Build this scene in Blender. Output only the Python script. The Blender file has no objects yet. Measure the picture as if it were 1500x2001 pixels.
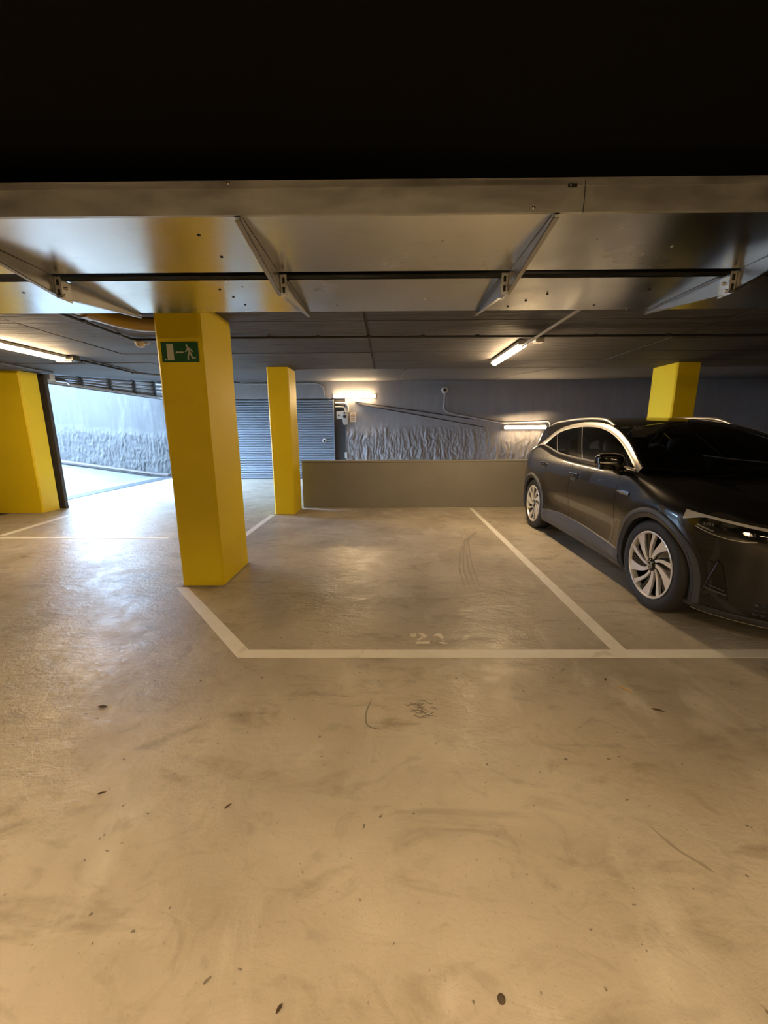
import bpy, bmesh, math, random
import numpy as np
from mathutils import Vector, Matrix, noise as mnoise
random.seed(7)
SC = bpy.context.scene
COL = SC.collection

# ------------------------------------------------------------------ camera, sky, exposure
FPX, PITCH, ROLL, YAW, EYE = 760.0, math.radians(11.55), math.radians(0.27), math.radians(0.45), 1.42
cam_d = bpy.data.cameras.new('camera')
cam = bpy.data.objects.new('camera', cam_d)
COL.objects.link(cam)
cam_d.sensor_fit = 'HORIZONTAL'
cam_d.sensor_width = 36.0
cam_d.lens = 36.0 * FPX / 1500.0
cam_d.clip_start, cam_d.clip_end = 0.02, 300
_f = Vector((-math.sin(YAW) * math.cos(PITCH), math.cos(YAW) * math.cos(PITCH), -math.sin(PITCH)))
_r = Vector((math.cos(YAW), math.sin(YAW), 0))
_u = _r.cross(_f)
_r2 = _r * math.cos(ROLL) - _u * math.sin(ROLL)
_u2 = _u * math.cos(ROLL) + _r * math.sin(ROLL)
cam.matrix_world = Matrix(((_r2.x, _u2.x, -_f.x, 0), (_r2.y, _u2.y, -_f.y, 0), (_r2.z, _u2.z, -_f.z, EYE), (0, 0, 0, 1)))
SC.camera = cam

SKY = 60.0            # clear daylight outside the door
LAMP = 148.0          # opal tube fixtures
wd = bpy.data.worlds.new('daylight')
SC.world = wd
wd.use_nodes = True
wd.node_tree.nodes['Background'].inputs[0].default_value = (0.47, 0.70, 1.0, 1)
wd.node_tree.nodes['Background'].inputs[1].default_value = SKY

vs = SC.view_settings
vs.view_transform = 'Standard'
vs.look = 'None'
vs.exposure = 0.0
vs.gamma = 1.0
vs.use_curve_mapping = False
SC.cycles.max_bounces = 10
SC.cycles.diffuse_bounces = 6
SC.cycles.glossy_bounces = 5
SC.cycles.transparent_max_bounces = 12
SC.cycles.sample_clamp_indirect = 8.0
SC.cycles.caustics_reflective = False
SC.cycles.caustics_refractive = False
SC.cycles.use_denoising = True

# ------------------------------------------------------------------ helpers
class MB:
    def __init__(s): s.v = []; s.f = []
    def add(s, vs_, fs_):
        n = len(s.v); s.v += [tuple(p) for p in vs_]; s.f += [tuple(i + n for i in f) for f in fs_]
        return s
    def box(s, x0, x1, y0, y1, z0, z1):
        return s.add([(x0,y0,z0),(x1,y0,z0),(x1,y1,z0),(x0,y1,z0),(x0,y0,z1),(x1,y0,z1),(x1,y1,z1),(x0,y1,z1)],
              [(3,2,1,0),(4,5,6,7),(0,1,5,4),(1,2,6,5),(2,3,7,6),(3,0,4,7)])
    def prism(s, poly, axis, a, b):
        """poly: 2D points; axis 0/1/2 is the extrusion axis; the other two axes in cyclic order"""
        n = len(poly)
        def pt(p, t):
            if axis == 0: return (t, p[0], p[1])
            if axis == 1: return (p[0], t, p[1])
            return (p[0], p[1], t)
        return s.add([pt(p, a) for p in poly] + [pt(p, b) for p in poly],
              [tuple(range(n))[::-1], tuple(range(n, 2*n))] + [(i, (i+1) % n, n + (i+1) % n, n + i) for i in range(n)])
    def tube(s, path, r, n=10, cap=True, squash=None):
        P = [Vector(p) for p in path]; rings = []
        up = None
        for i, p in enumerate(P):
            t = (P[min(i+1, len(P)-1)] - P[max(i-1, 0)]).normalized()
            if up is None:
                up = Vector((0,0,1)) if abs(t.z) < .9 else Vector((1,0,0))
            a = t.cross(up).normalized(); b = a.cross(t).normalized(); up = b
            rr = r[i] if isinstance(r, (list, tuple)) else r
            rings.append([p + (a * math.cos(2*math.pi*k/n) * (squash or 1) + b * math.sin(2*math.pi*k/n)) * rr for k in range(n)])
        vs_ = [q for g in rings for q in g]; fs_ = []
        for i in range(len(P)-1):
            for k in range(n):
                fs_.append((i*n+k, i*n+(k+1) % n, (i+1)*n+(k+1) % n, (i+1)*n+k))
        if cap:
            fs_.append(tuple(range(n))[::-1]); fs_.append(tuple((len(P)-1)*n + k for k in range(n)))
        return s.add(vs_, fs_)
    def lathe(s, prof, c, axis='z', n=32, close=False):
        """prof: (radius, height) pairs"""
        m = len(prof); vs_ = []
        for k in range(n):
            a = 2*math.pi*k/n
            for (r, h) in prof:
                if axis == 'z': q = (r*math.cos(a), r*math.sin(a), h)
                elif axis == 'x': q = (h, r*math.cos(a), r*math.sin(a))
                else: q = (r*math.cos(a), h, r*math.sin(a))
                vs_.append((c[0]+q[0], c[1]+q[1], c[2]+q[2]))
        fs_ = []
        for k in range(n):
            k2 = (k+1) % n
            for j in range(m if close else m-1):
                j2 = (j+1) % m
                fs_.append((k*m+j, k2*m+j, k2*m+j2, k*m+j2))
        return s.add(vs_, fs_)
    def grid(s, fn, us, vs2, skip=None):
        nu, nv = len(us), len(vs2); vs_ = [fn(u, v) for u in us for v in vs2]; fs_ = []
        for i in range(nu-1):
            for j in range(nv-1):
                q = (i*nv+j, (i+1)*nv+j, (i+1)*nv+j+1, i*nv+j+1)
                if skip and skip([vs_[k] for k in q]): continue
                fs_.append(q)
        return s.add(vs_, fs_)
    def build(s, name, mat, parent=None, smooth=0, bevel=0, origin=None, fix=True):
        o0 = Vector((0,0,0))
        if parent is not None: o0 = wloc(parent)
        elif origin is not None: o0 = Vector(origin)
        me = bpy.data.meshes.new(name)
        me.from_pydata([tuple(Vector(p) - o0) for p in s.v], [], s.f)
        me.validate(); me.update()
        if fix:
            b = bmesh.new(); b.from_mesh(me)
            b.verts.ensure_lookup_table()
            loose = [v for v in b.verts if not v.link_faces]
            if loose: bmesh.ops.delete(b, geom=loose, context='VERTS')
            bmesh.ops.recalc_face_normals(b, faces=b.faces); b.to_mesh(me); b.free()
        if smooth:
            me.shade_smooth(); me.set_sharp_from_angle(angle=math.radians(smooth))
        me.materials.append(mat)
        o = bpy.data.objects.new(name, me); COL.objects.link(o)
        if parent is not None:
            o.parent = parent
        else:
            o.location = o0
        if bevel:
            bv = o.modifiers.new('bevel', 'BEVEL'); bv.width = bevel; bv.segments = 2; bv.limit_method = 'ANGLE'
        return o

def wloc(o):
    p = Vector(o.location)
    while o.parent is not None:
        o = o.parent; p = p + Vector(o.location)
    return p
def thing(name, label, cat, loc=(0,0,0), group=None):
    o = bpy.data.objects.new(name, None); COL.objects.link(o); o.location = loc
    o.empty_display_size = .1
    o['label'] = label; o['category'] = cat
    if group: o['group'] = group
    return o
def tag(o, label, cat, group=None):
    o['label'] = label; o['category'] = cat
    if group: o['group'] = group
    return o
def struct(o):
    o['kind'] = 'structure'; return o
def box(name, mat, x0, x1, y0, y1, z0, z1, parent=None, bevel=0, smooth=0):
    m = MB().box(x0, x1, y0, y1, z0, z1)
    return m.build(name, mat, parent, smooth, bevel, origin=None if parent else ((x0+x1)/2, (y0+y1)/2, z0))
def bend(pts, r=.06, n=5):
    """polyline with rounded corners"""
    P = [Vector(p) for p in pts]; out = [P[0]]
    for i in range(1, len(P)-1):
        a = (P[i-1]-P[i]); b = (P[i+1]-P[i]); d = min(r, a.length*.49, b.length*.49)
        a = P[i] + a.normalized()*d; b = P[i] + b.normalized()*d
        for k in range(n+1):
            t = k/n
            out.append(a*(1-t)**2 + P[i]*2*t*(1-t) + b*t*t)
    out.append(P[-1]); return out

# ------------------------------------------------------------------ materials
def new_mat(name):
    m = bpy.data.materials.new(name); m.use_nodes = True
    return m, m.node_tree.nodes, m.node_tree.links, m.node_tree.nodes['Principled BSDF']
def plain(name, col, rough=.5, metal=0., spec=.5, coat=0., emit=None, es=0):
    m, N, L, b = new_mat(name)
    b.inputs['Base Color'].default_value = (*col, 1); b.inputs['Roughness'].default_value = rough
    b.inputs['Metallic'].default_value = metal; b.inputs['Specular IOR Level'].default_value = spec
    b.inputs['Coat Weight'].default_value = coat; b.inputs['Coat Roughness'].default_value = .03
    if emit:
        b.inputs['Emission Color'].default_value = (*emit, 1); b.inputs['Emission Strength'].default_value = es
    return m
def noisy(name, c1, c2, scale=3., detail=6., rough=(.5,.7), metal=0., spec=.5, bump=0., bscale=30., stretch=(1,1,1), bdist=.01, c3=None, s3=.5, m3=(.55,.7)):
    """two-tone mottled surface with its own fine relief"""
    m, N, L, b = new_mat(name)
    tc = N.new('ShaderNodeTexCoord'); mp = N.new('ShaderNodeMapping'); L.new(tc.outputs['Object'], mp.inputs[0])
    mp.inputs['Scale'].default_value = stretch
    n1 = N.new('ShaderNodeTexNoise'); n1.inputs['Scale'].default_value = scale; n1.inputs['Detail'].default_value = detail
    n1.inputs['Roughness'].default_value = .62
    L.new(mp.outputs[0], n1.inputs['Vector'])
    r1 = N.new('ShaderNodeMapRange'); r1.inputs[1].default_value = .32; r1.inputs[2].default_value = .68; L.new(n1.outputs[0], r1.inputs[0])
    mx = N.new('ShaderNodeMix'); mx.data_type = 'RGBA'; mx.inputs[6].default_value = (*c1,1); mx.inputs[7].default_value = (*c2,1)
    L.new(r1.outputs[0], mx.inputs[0]); out = mx.outputs[2]
    if c3:
        n3 = N.new('ShaderNodeTexNoise'); n3.inputs['Scale'].default_value = s3; n3.inputs['Detail'].default_value = 5; n3.inputs['Distortion'].default_value = .6
        L.new(mp.outputs[0], n3.inputs['Vector'])
        r3 = N.new('ShaderNodeMapRange'); r3.inputs[1].default_value = m3[0]; r3.inputs[2].default_value = m3[1]; L.new(n3.outputs[0], r3.inputs[0])
        m3x = N.new('ShaderNodeMix'); m3x.data_type = 'RGBA'; m3x.inputs[7].default_value = (*c3,1)
        L.new(r3.outputs[0], m3x.inputs[0]); L.new(out, m3x.inputs[6]); out = m3x.outputs[2]
    L.new(out, b.inputs['Base Color'])
    rr = N.new('ShaderNodeMapRange'); rr.inputs[1].default_value = .3; rr.inputs[2].default_value = .7
    rr.inputs[3].default_value = rough[0]; rr.inputs[4].default_value = rough[1]; L.new(n1.outputs[0], rr.inputs[0]); L.new(rr.outputs[0], b.inputs['Roughness'])
    b.inputs['Metallic'].default_value = metal; b.inputs['Specular IOR Level'].default_value = spec
    if bump:
        n2 = N.new('ShaderNodeTexNoise'); n2.inputs['Scale'].default_value = bscale; n2.inputs['Detail'].default_value = 5
        L.new(mp.outputs[0], n2.inputs['Vector'])
        bp = N.new('ShaderNodeBump'); bp.inputs['Strength'].default_value = bump; bp.inputs['Distance'].default_value = bdist
        L.new(n2.outputs[0], bp.inputs['Height']); L.new(bp.outputs[0], b.inputs['Normal'])
    return m

def floor_material():
    m, N, L, b = new_mat('trowelled_concrete')
    tc = N.new('ShaderNodeTexCoord')
    def nz(scale, detail, dist=0., stretch=None, rot=0.):
        v = tc.outputs['Object']
        if stretch:
            mp = N.new('ShaderNodeMapping'); mp.inputs['Scale'].default_value = stretch; mp.inputs['Rotation'].default_value = (0,0,rot); L.new(v, mp.inputs[0]); v = mp.outputs[0]
        n = N.new('ShaderNodeTexNoise'); n.inputs['Scale'].default_value = scale; n.inputs['Detail'].default_value = detail
        n.inputs['Distortion'].default_value = dist; n.inputs['Roughness'].default_value = .6
        L.new(v, n.inputs['Vector']); return n.outputs[0]
    def rng(x, a, c, lo=0., hi=1.):
        r = N.new('ShaderNodeMapRange'); r.inputs[1].default_value = a; r.inputs[2].default_value = c; r.inputs[3].default_value = lo; r.inputs[4].default_value = hi
        L.new(x, r.inputs[0]); return r.outputs[0]
    def mix(fac, a, c):
        x = N.new('ShaderNodeMix'); x.data_type = 'RGBA'
        L.new(fac, x.inputs[0])
        if isinstance(a, tuple): x.inputs[6].default_value = (*a,1)
        else: L.new(a, x.inputs[6])
        x.inputs[7].default_value = (*c,1); return x.outputs[2]
    big = nz(.75, 7, .4); c = mix(rng(big, .34, .66), (.35,.305,.24), (.57,.515,.425))
    streak = nz(2.2, 8, .8, (1.,2.6,1.), .5); c = mix(rng(streak, .54, .70, 0, .7), c, (.25,.21,.15))
    pale = nz(1.7, 8, .5, (2.,1.,1.), -.6); c = mix(rng(pale, .55, .70, 0, .6), c, (.62,.58,.50))
    blot = nz(3.1, 4, .2); c = mix(rng(blot, .64, .72, 0, .5), c, (.23,.2,.155))
    swirl = nz(3.2, 9, 2.2, (1.,1.7,1.), .9); c = mix(rng(swirl, .55, .72, 0, .45), c, (.24,.2,.15))
    speck = nz(26, 2, 0); c = mix(rng(speck, .70, .74, 0, .8), c, (.1,.085,.065))
    fine = nz(70, 3, 0); c = mix(rng(fine, .62, .72, 0, .35), c, (.2,.17,.13))
    L.new(c, b.inputs['Base Color'])
    L.new(rng(nz(4, 6, .5), .3, .7, .27, .5), b.inputs['Roughness'])
    b.inputs['Specular IOR Level'].default_value = .42
    add = N.new('ShaderNodeMath'); add.operation = 'ADD'
    sc = N.new('ShaderNodeMath'); sc.operation = 'MULTIPLY'; sc.inputs[1].default_value = .35
    L.new(nz(40, 4, 0), sc.inputs[0]); L.new(nz(7, 5, .6, (1.,1.8,1.), .6), add.inputs[0]); L.new(sc.outputs[0], add.inputs[1])
    bp = N.new('ShaderNodeBump'); bp.inputs['Strength'].default_value = .5; bp.inputs['Distance'].default_value = .014
    L.new(add.outputs[0], bp.inputs['Height']); L.new(bp.outputs[0], b.inputs['Normal'])
    return m

def glass_mat(name, tint, refl_rough=.02, base=.04):
    """thin tinted pane: fresnel mirror over a tinted see-through film"""
    m, N, L, b = new_mat(name)
    N.remove(b)
    tr = N.new('ShaderNodeBsdfTransparent'); tr.inputs[0].default_value = (*tint,1)
    gl = N.new('ShaderNodeBsdfGlossy'); gl.inputs['Roughness'].default_value = refl_rough
    fr = N.new('ShaderNodeFresnel'); fr.inputs[0].default_value = 1.5
    mx = N.new('ShaderNodeMixShader'); L.new(fr.outputs[0], mx.inputs[0]); L.new(tr.outputs[0], mx.inputs[1]); L.new(gl.outputs[0], mx.inputs[2])
    L.new(mx.outputs[0], N['Material Output'].inputs[0])
    return m

M = {}
M['floor'] = floor_material()
M['wall'] = noisy('dark_blue_grey_wall_paint', (.275,.268,.28), (.335,.325,.335), 1.6, 6, (.55,.75), bump=.25, bscale=22, stretch=(2.5,2.5,.6), bdist=.02)
M['ceil'] = noisy('dark_grey_board_marked_concrete', (.062,.058,.060), (.095,.090,.096), 2.2, 9, (.6,.85), bump=.6, bscale=9, stretch=(.45,3.2,1), bdist=.02, c3=(.035,.032,.033), s3=3.0, m3=(.6,.72))
M['soffit'] = noisy('black_soffit_paint', (.0045,.004,.0036), (.0065,.0058,.0052), 1.2, 4, (.85,.95), spec=.1)
M['low'] = noisy('taupe_wall_paint', (.24,.226,.207), (.27,.256,.235), 2.2, 7, (.6,.8), bump=.15, bscale=25, bdist=.01)
M['plain_wall'] = noisy('grey_wall_paint', (.15,.15,.16), (.2,.2,.21), 1.5, 5, (.6,.8))
M['yellow'] = noisy('yellow_column_paint', (.85,.635,.003), (.93,.70,.004), 1.4, 7, (.42,.6), bump=.12, bscale=20, bdist=.01, c3=(.62,.42,.006), s3=1.3, m3=(.6,.8))
M['steel'] = None
M['line'] = noisy('worn_white_line_paint', (.80,.77,.71), (.88,.86,.81), 7, 8, (.45,.65), c3=(.55,.51,.44), s3=5, m3=(.62,.78))
M['stencil'] = noisy('faded_stencil_paint', (.78,.72,.62), (.86,.80,.70), 14, 6, (.5,.7), c3=(.42,.37,.29), s3=16, m3=(.58,.72))
M['dark_metal'] = plain('dark_painted_metal', (.03,.029,.028), .5, .2)
M['black'] = plain('black_plastic', (.012,.012,.012), .45)
M['jamb'] = noisy('jamb_paint_and_recess_shade', (.045,.04,.038), (.065,.058,.055), 3, 5, (.6,.8))
M['pvc_grey'] = plain('grey_conduit_plastic', (.34,.335,.33), .45)
M['pvc_dark'] = plain('dark_conduit_paint', (.035,.034,.036), .5)
M['pvc_white'] = plain('white_plastic', (.74,.72,.68), .4)
M['lamp_body'] = plain('grey_lamp_housing', (.42,.41,.39), .45)
M['shutter'] = plain('blue_grey_shutter_paint', (.235,.262,.315), .5, .0)
M['shutter_edge'] = plain('dark_shutter_rubber', (.05,.055,.065), .6)
M['chrome'] = plain('chrome', (.85,.85,.86), .08, 1.)
M['screw'] = plain('zinc_screw', (.75,.74,.70), .28, 1.)
M['hole'] = plain('dark_punched_hole', (.01,.01,.01), .8)
M['green'] = plain('green_sign_board', (.006,.085,.022), .45)
M['sign_white'] = plain('pale_sign_print', (.62,.62,.50), .5)
M['paper'] = plain('cream_notice_board', (.80,.72,.58), .6)
M['ink'] = plain('orange_brown_notice_print', (.40,.20,.08), .7)
M['box_grey'] = plain('pale_grey_switch_box', (.50,.48,.44), .5)
def steel_material():
    m, N, L, b = new_mat('galvanised_sheet')
    tc = N.new('ShaderNodeTexCoord')
    n = N.new('ShaderNodeTexNoise'); n.inputs['Scale'].default_value = 2.5; n.inputs['Detail'].default_value = 4; L.new(tc.outputs['Object'], n.inputs['Vector'])
    r = N.new('ShaderNodeMapRange'); r.inputs[1].default_value = .3; r.inputs[2].default_value = .75; r.inputs[3].default_value = .2; r.inputs[4].default_value = .3; L.new(n.outputs[0], r.inputs[0]); L.new(r.outputs[0], b.inputs['Roughness'])
    mx = N.new('ShaderNodeMix'); mx.data_type = 'RGBA'; mx.inputs[6].default_value = (.72,.73,.72,1); mx.inputs[7].default_value = (.78,.79,.78,1); L.new(n.outputs[0], mx.inputs[0])
    mp = N.new('ShaderNodeMapping'); mp.inputs['Scale'].default_value = (1,2.2,1); mp.inputs['Rotation'].default_value = (0,0,.6); L.new(tc.outputs['Object'], mp.inputs[0])
    n2 = N.new('ShaderNodeTexNoise'); n2.inputs['Scale'].default_value = 7; n2.inputs['Detail'].default_value = 8; n2.inputs['Distortion'].default_value = .5; L.new(mp.outputs[0], n2.inputs['Vector'])
    r2 = N.new('ShaderNodeMapRange'); r2.inputs[1].default_value = .55; r2.inputs[2].default_value = .85; r2.inputs[3].default_value = 0; r2.inputs[4].default_value = .25; L.new(n2.outputs[0], r2.inputs[0])
    m2 = N.new('ShaderNodeMix'); m2.data_type = 'RGBA'; L.new(r2.outputs[0], m2.inputs[0]); L.new(mx.outputs[2], m2.inputs[6]); m2.inputs[7].default_value = (.36,.34,.30,1)
    L.new(m2.outputs[2], b.inputs['Base Color']); b.inputs['Metallic'].default_value = 1.
    wv = N.new('ShaderNodeTexNoise'); wv.inputs['Scale'].default_value = 1.1; wv.inputs['Detail'].default_value = 1; L.new(tc.outputs['Object'], wv.inputs['Vector'])
    bp = N.new('ShaderNodeBump'); bp.inputs['Strength'].default_value = .1; bp.inputs['Distance'].default_value = .05; L.new(wv.outputs[0], bp.inputs['Height']); L.new(bp.outputs[0], b.inputs['Normal'])
    return m
M['steel'] = steel_material()
M['steel_dull'] = noisy('weathered_galvanised_sheet', (.50,.49,.45), (.62,.61,.56), 6, 8, (.38,.55), metal=.85, c3=(.34,.32,.28), s3=2.5, m3=(.5,.75), stretch=(1.,1,3))
WARM = (1.0, .70, .38)
AISLE = 180.0
M['aisle_panel'] = plain('lit_flat_diffuser', (.9,.88,.82), .4, emit=WARM, es=AISLE)
M['tube'] = plain('lit_opal_diffuser', (.9,.88,.82), .4, emit=WARM, es=LAMP)
# ------------------------------------------------------------------ setting
CZ, CY0, CY1, CZ1 = 2.49, 7.0, 12.15, 2.935      # flat ceiling height, where it starts to rise, back wall, height there
def ceil_z(y): return CZ if y <= CY0 else CZ + (CZ1-CZ)*(y-CY0)/(CY1-CY0)
XL, XR, YB = -7.6, 13.2, -6.0
fl = MB().box(XL, XR, YB, 13.1, -.3, 0)
floor = struct(fl.build('floor', M['floor'], origin=(0,0,0)))

# ceiling slab with the formwork boards that shaped it; each board strip is a piece of it
cl = MB().prism([(YB,CZ+.012),(CY0,CZ+.012),(CY1,CZ1+.012),(13.1,CZ1+.095),(13.1,CZ1+.5),(YB,CZ1+.5)], 0, XL, XR)
ceiling = struct(cl.build('ceiling', M['ceil'], origin=(0,0,0)))
edges = [2.62, 3.35, 4.08, 4.86, 5.62, 6.3, 7.0]
for i in range(len(edges)-1):
    for (xa, xb) in ((XL, -3.62), (-3.6, -.215), (-.19, 3.3), (3.32, 7.2), (7.22, XR)):
        dz = random.uniform(-.006, .004)
        box('formwork_panel', M['ceil'], xa, xb, edges[i]+.006, edges[i+1]-.006, CZ+dz, CZ+.013, ceiling)
for (xa, xb) in ((XL, -3.62), (-3.6, .33), (.35, 2.9), (2.93, 7.2), (7.22, XR)):
    y0, y1 = CY0+.008, CY1-.02
    m = MB().prism([(y0, ceil_z(y0)), (y1, ceil_z(y1)), (y1, ceil_z(y1)+.013), (y0, ceil_z(y0)+.013)], 0, xa, xb)
    m.build('formwork_panel', M['ceil'], ceiling)
box('soffit_panel', M['soffit'], XL, XR, YB, 2.61, CZ-.004, CZ+.013, ceiling)

# rough back wall: upper part smooth with board marks, lower part a hacked, dripping relief
def rough_depth(x, z, zt, seed):
    edge = zt + .10*mnoise.noise(Vector((x*1.7, seed, 0))) + .05*mnoise.noise(Vector((x*6, seed, 3)))
    k = min(1, max(0, (edge - z)/.22))
    w = x + .06*mnoise.noise(Vector((x*3, z*4, seed+2)))
    d = .036 + .030*mnoise.noise(Vector((w*7, z*2.2 + x*1.5, seed))) + .034*mnoise.noise(Vector((w*17, z*4.2, seed+4))) + .022*mnoise.noise(Vector((w*34, z*11, seed+8)))
    flat = .004*mnoise.noise(Vector((x*9, z*.6, seed+11)))
    return k*max(.0, d) + (1-k)*flat
def lin(a, b, n): return [a + (b-a)*i/(n-1) for i in range(n)]
wb = MB()
wb.grid(lambda x, z: (x, CY1 - .6*rough_depth(x, z, 1.62, 2.0), z), lin(-1.25, 13.15, 760), lin(.4, 1.86, 74))
wb.grid(lambda x, z: (x, CY1 - .004*mnoise.noise(Vector((x*9, z*.6, 13))), z), lin(-1.25, 13.15, 220), [1.86, 2.2, 2.6, CZ1+.02])
wall_back = struct(wb.build('wall_back', M['wall'], origin=(0, CY1, 0), smooth=60))
SX0, SX1, SZ = -5.35, -1.60, 2.41      # roller shutter opening
wl = MB().box(SX0-.02, -1.25, CY1, CY1+.22, SZ+.02, CZ1+.02).box(-6.2, SX0-.02, CY1, CY1+.22, 0, CZ1+.02)
struct(wl.build('wall_back', M['wall'], origin=(SX0, CY1, 0)))
struct(box('wall_back', M['jamb'], -1.60, -1.25, CY1+.06, CY1+.22, 0, SZ+.02))          # recess beside the shutter, its shade put into the dark colour
struct(box('wall_back', M['plain_wall'], -6.2, XR, CY1+.24, CY1+.4, 0, CZ1+.1))
# other walls
struct(box('wall_left', M['plain_wall'], XL, -7.2, YB, 7.45, 0, CZ+.05))
struct(box('wall_left', M['plain_wall'], -7.2, -6.42, 7.36, 7.62, 0, 2.53))
jl = box('wall_left', M['jamb'], -6.42, -6.25, 7.40, 7.47, 0, 2.5); struct(jl)
struct(box('wall_left', M['jamb'], -6.75, -6.5, 7.62, CY1, 2.86, 3.0))
struct(box('wall_right', M['plain_wall'], XR-.2, XR, YB, 13, 0, CZ1+.1))
struct(box('wall_rear', M['plain_wall'], XL, XR, YB-.2, YB, 0, CZ+.05))
lw = MB().box(-1.62, 13.0, 7.40, 7.58, 0, .865)
low = struct(lw.build('wall_low', M['low'], origin=(4, 7.48, 0), bevel=.006))
box('coping_band', M['low'], -1.62, 13.0, 7.394, 7.586, .87, .90, low, bevel=.004)
box('pour_band', M['low'], -1.62, 13.0, 7.397, 7.583, .0, .035, low, bevel=.003)

# ------------------------------------------------------------------ outside: ramp, kerb, retaining wall
def ramp_z(x): return 0 if x > -7.9 else (-7.9 - x)*.145
M['ramp'] = noisy('darkened_ramp_concrete', (.032,.032,.032), (.046,.046,.046), 1.8, 7, (.6,.8), bump=.3, bscale=14, stretch=(1,3,1), bdist=.02)  # ramp colour lowered so the strong sky doesn't blow it out
M['outside'] = noisy('darkened_retaining_wall', (.018,.0182,.019), (.024,.0243,.025), 1.5, 8, (.7,.9), bump=.3, bscale=14, stretch=(2.5,2.5,.5), bdist=.03, c3=(.034,.0345,.035), s3=1.6, m3=(.56,.7))  # wall colour kept very dark to offset the bright sky
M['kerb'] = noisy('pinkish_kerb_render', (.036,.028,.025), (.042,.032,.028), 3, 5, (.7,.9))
rp = MB().prism([(-6.9,-.05),(-6.9,.0),(-7.9,.0),(-16.5,ramp_z(-16.5)),(-16.5,-.3)], 1, 4.0, 13.3)
rp.v = [(x, y, z+.002) for x, y, z in rp.v]
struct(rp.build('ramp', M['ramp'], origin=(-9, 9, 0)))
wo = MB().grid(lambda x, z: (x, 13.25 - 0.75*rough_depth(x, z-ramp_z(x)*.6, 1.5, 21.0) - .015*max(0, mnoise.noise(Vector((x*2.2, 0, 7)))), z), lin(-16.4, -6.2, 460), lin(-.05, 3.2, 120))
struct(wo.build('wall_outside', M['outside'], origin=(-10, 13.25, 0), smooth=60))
struct(box('wall_outside', M['outside'], -16.4, -6.2, 13.28, 13.5, 0, 3.2))
struct(box('wall_outside', M['outside'], -16.4, -7.62, 3.8, 4.0, 0, 3.2))
kb = MB().prism([(-7.3,.0),(-16.4,ramp_z(-16.4)),(-16.4,ramp_z(-16.4)+.13),(-7.9,.13),(-7.3,.10)], 1, 12.93, 13.12)
struct(kb.build('trim_1', M['kerb'], origin=(-10, 13, 0), bevel=.02))
# drain channel along the threshold, two lengths of grating with a joint
M['grate'] = plain('blue_grey_steel_grating', (.016,.019,.023), .6, .0)
dr = thing('drain_channel', 'long grey steel drain channel across the foot of the outdoor ramp', 'drain', (-7.2, 10, 0))
for (ya, yb) in ((7.0, 9.28), (9.33, 12.9)):
    box('grate_frame', M['grate'], -7.42, -7.02, ya, yb, .002, .012, dr, bevel=.002)
sl = MB()
for k in range(190):
    y = 7.05 + k*.0308
    sl.box(-7.39, -7.05, y, y+.016, .011, .015)
so = sl.build('grate_bars', M['grate'], dr); so['kind'] = 'stuff'

# ------------------------------------------------------------------ columns
def column(label, x0, x1, y0, y1, loose_top=False):
    t = thing('column', label, 'column', ((x0+x1)/2, (y0+y1)/2, 0), 'yellow painted concrete columns')
    zt = min(ceil_z(y0), ceil_z(y1))
    m = MB(); n = 14
    c = .02
    ring = [(x0+c,y0),(x1-c,y0),(x1,y0+c),(x1,y1-c),(x1-c,y1),(x0+c,y1),(x0,y1-c),(x0,y0+c)]
    zs = lin(0.004, zt-.004, n)
    for i, z in enumerate(zs):
        for (x, y) in ring:
            w = .003*mnoise.noise(Vector((x*3, y*3+z*2, 1)))
            m.v.append((x+w, y+w, z))
    for i in range(n-1):
        for k in range(8):
            m.f.append((i*8+k, i*8+(k+1) % 8, (i+1)*8+(k+1) % 8, (i+1)*8+k))
    m.f += [tuple(range(8))[::-1], tuple((n-1)*8+k for k in range(8))]
    m.build('shaft', M['yellow'], t, smooth=25)
    s = MB().prism([(x0-.012,y0-.01),(x1+.012,y0-.012),(x1+.014,y1+.01),(x0-.01,y1+.012)], 2, .001, .009)
    s.build('grout_skirt', M['grout'], t)
    return t
M['grout'] = noisy('grey_grout', (.3,.27,.22), (.4,.36,.3), 9, 5, (.6,.8))
column('large yellow column nearest the camera carrying the green exit sign', -1.935, -1.545, 3.46, 4.13)
column('yellow column standing at the left end of the low taupe wall', -1.985, -1.625, 6.74, 7.29)
column('broad yellow column at the left edge beside the dark door jamb', -7.15, -6.285, 6.93, 7.32)
column('yellow column rising behind the dark car', 4.60, 4.98, 6.52, 7.12)

# ------------------------------------------------------------------ exit sign on the near column
sg = thing('exit_sign', 'green emergency exit sign with door, arrow and running figure', 'sign', (-1.73, 3.455, 2.09))
SXa, SXb, SZa, SZb = -1.885, -1.575, 2.008, 2.168
box('sign_board', M['green'], SXa, SXb, 3.447, 3.456, SZa, SZb, sg, bevel=.002)
def sp(u, v):   # sign print coordinates, 0..1 across and up
    return (SXa + (SXb-SXa)*u, SZa + (SZb-SZa)*v)
def printed(name, polys, parent, mat, ya, yb):
    m = MB()
    for p in polys: m.prism(p, 1, ya, yb)
    return m.build(name, mat, parent)
printed('door_pictogram', [[sp(.155,.1),sp(.335,.1),sp(.335,.9),sp(.155,.9)], [sp(.075,.09),sp(.125,.09),sp(.125,.15),sp(.075,.15)]], sg, M['sign_white'], 3.4458, 3.4472)
printed('arrow_pictogram', [[sp(.385,.49),sp(.43,.42),sp(.43,.455),sp(.60,.46),sp(.60,.52),sp(.43,.525),sp(.43,.56)]], sg, M['sign_white'], 3.4458, 3.4472)
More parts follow.
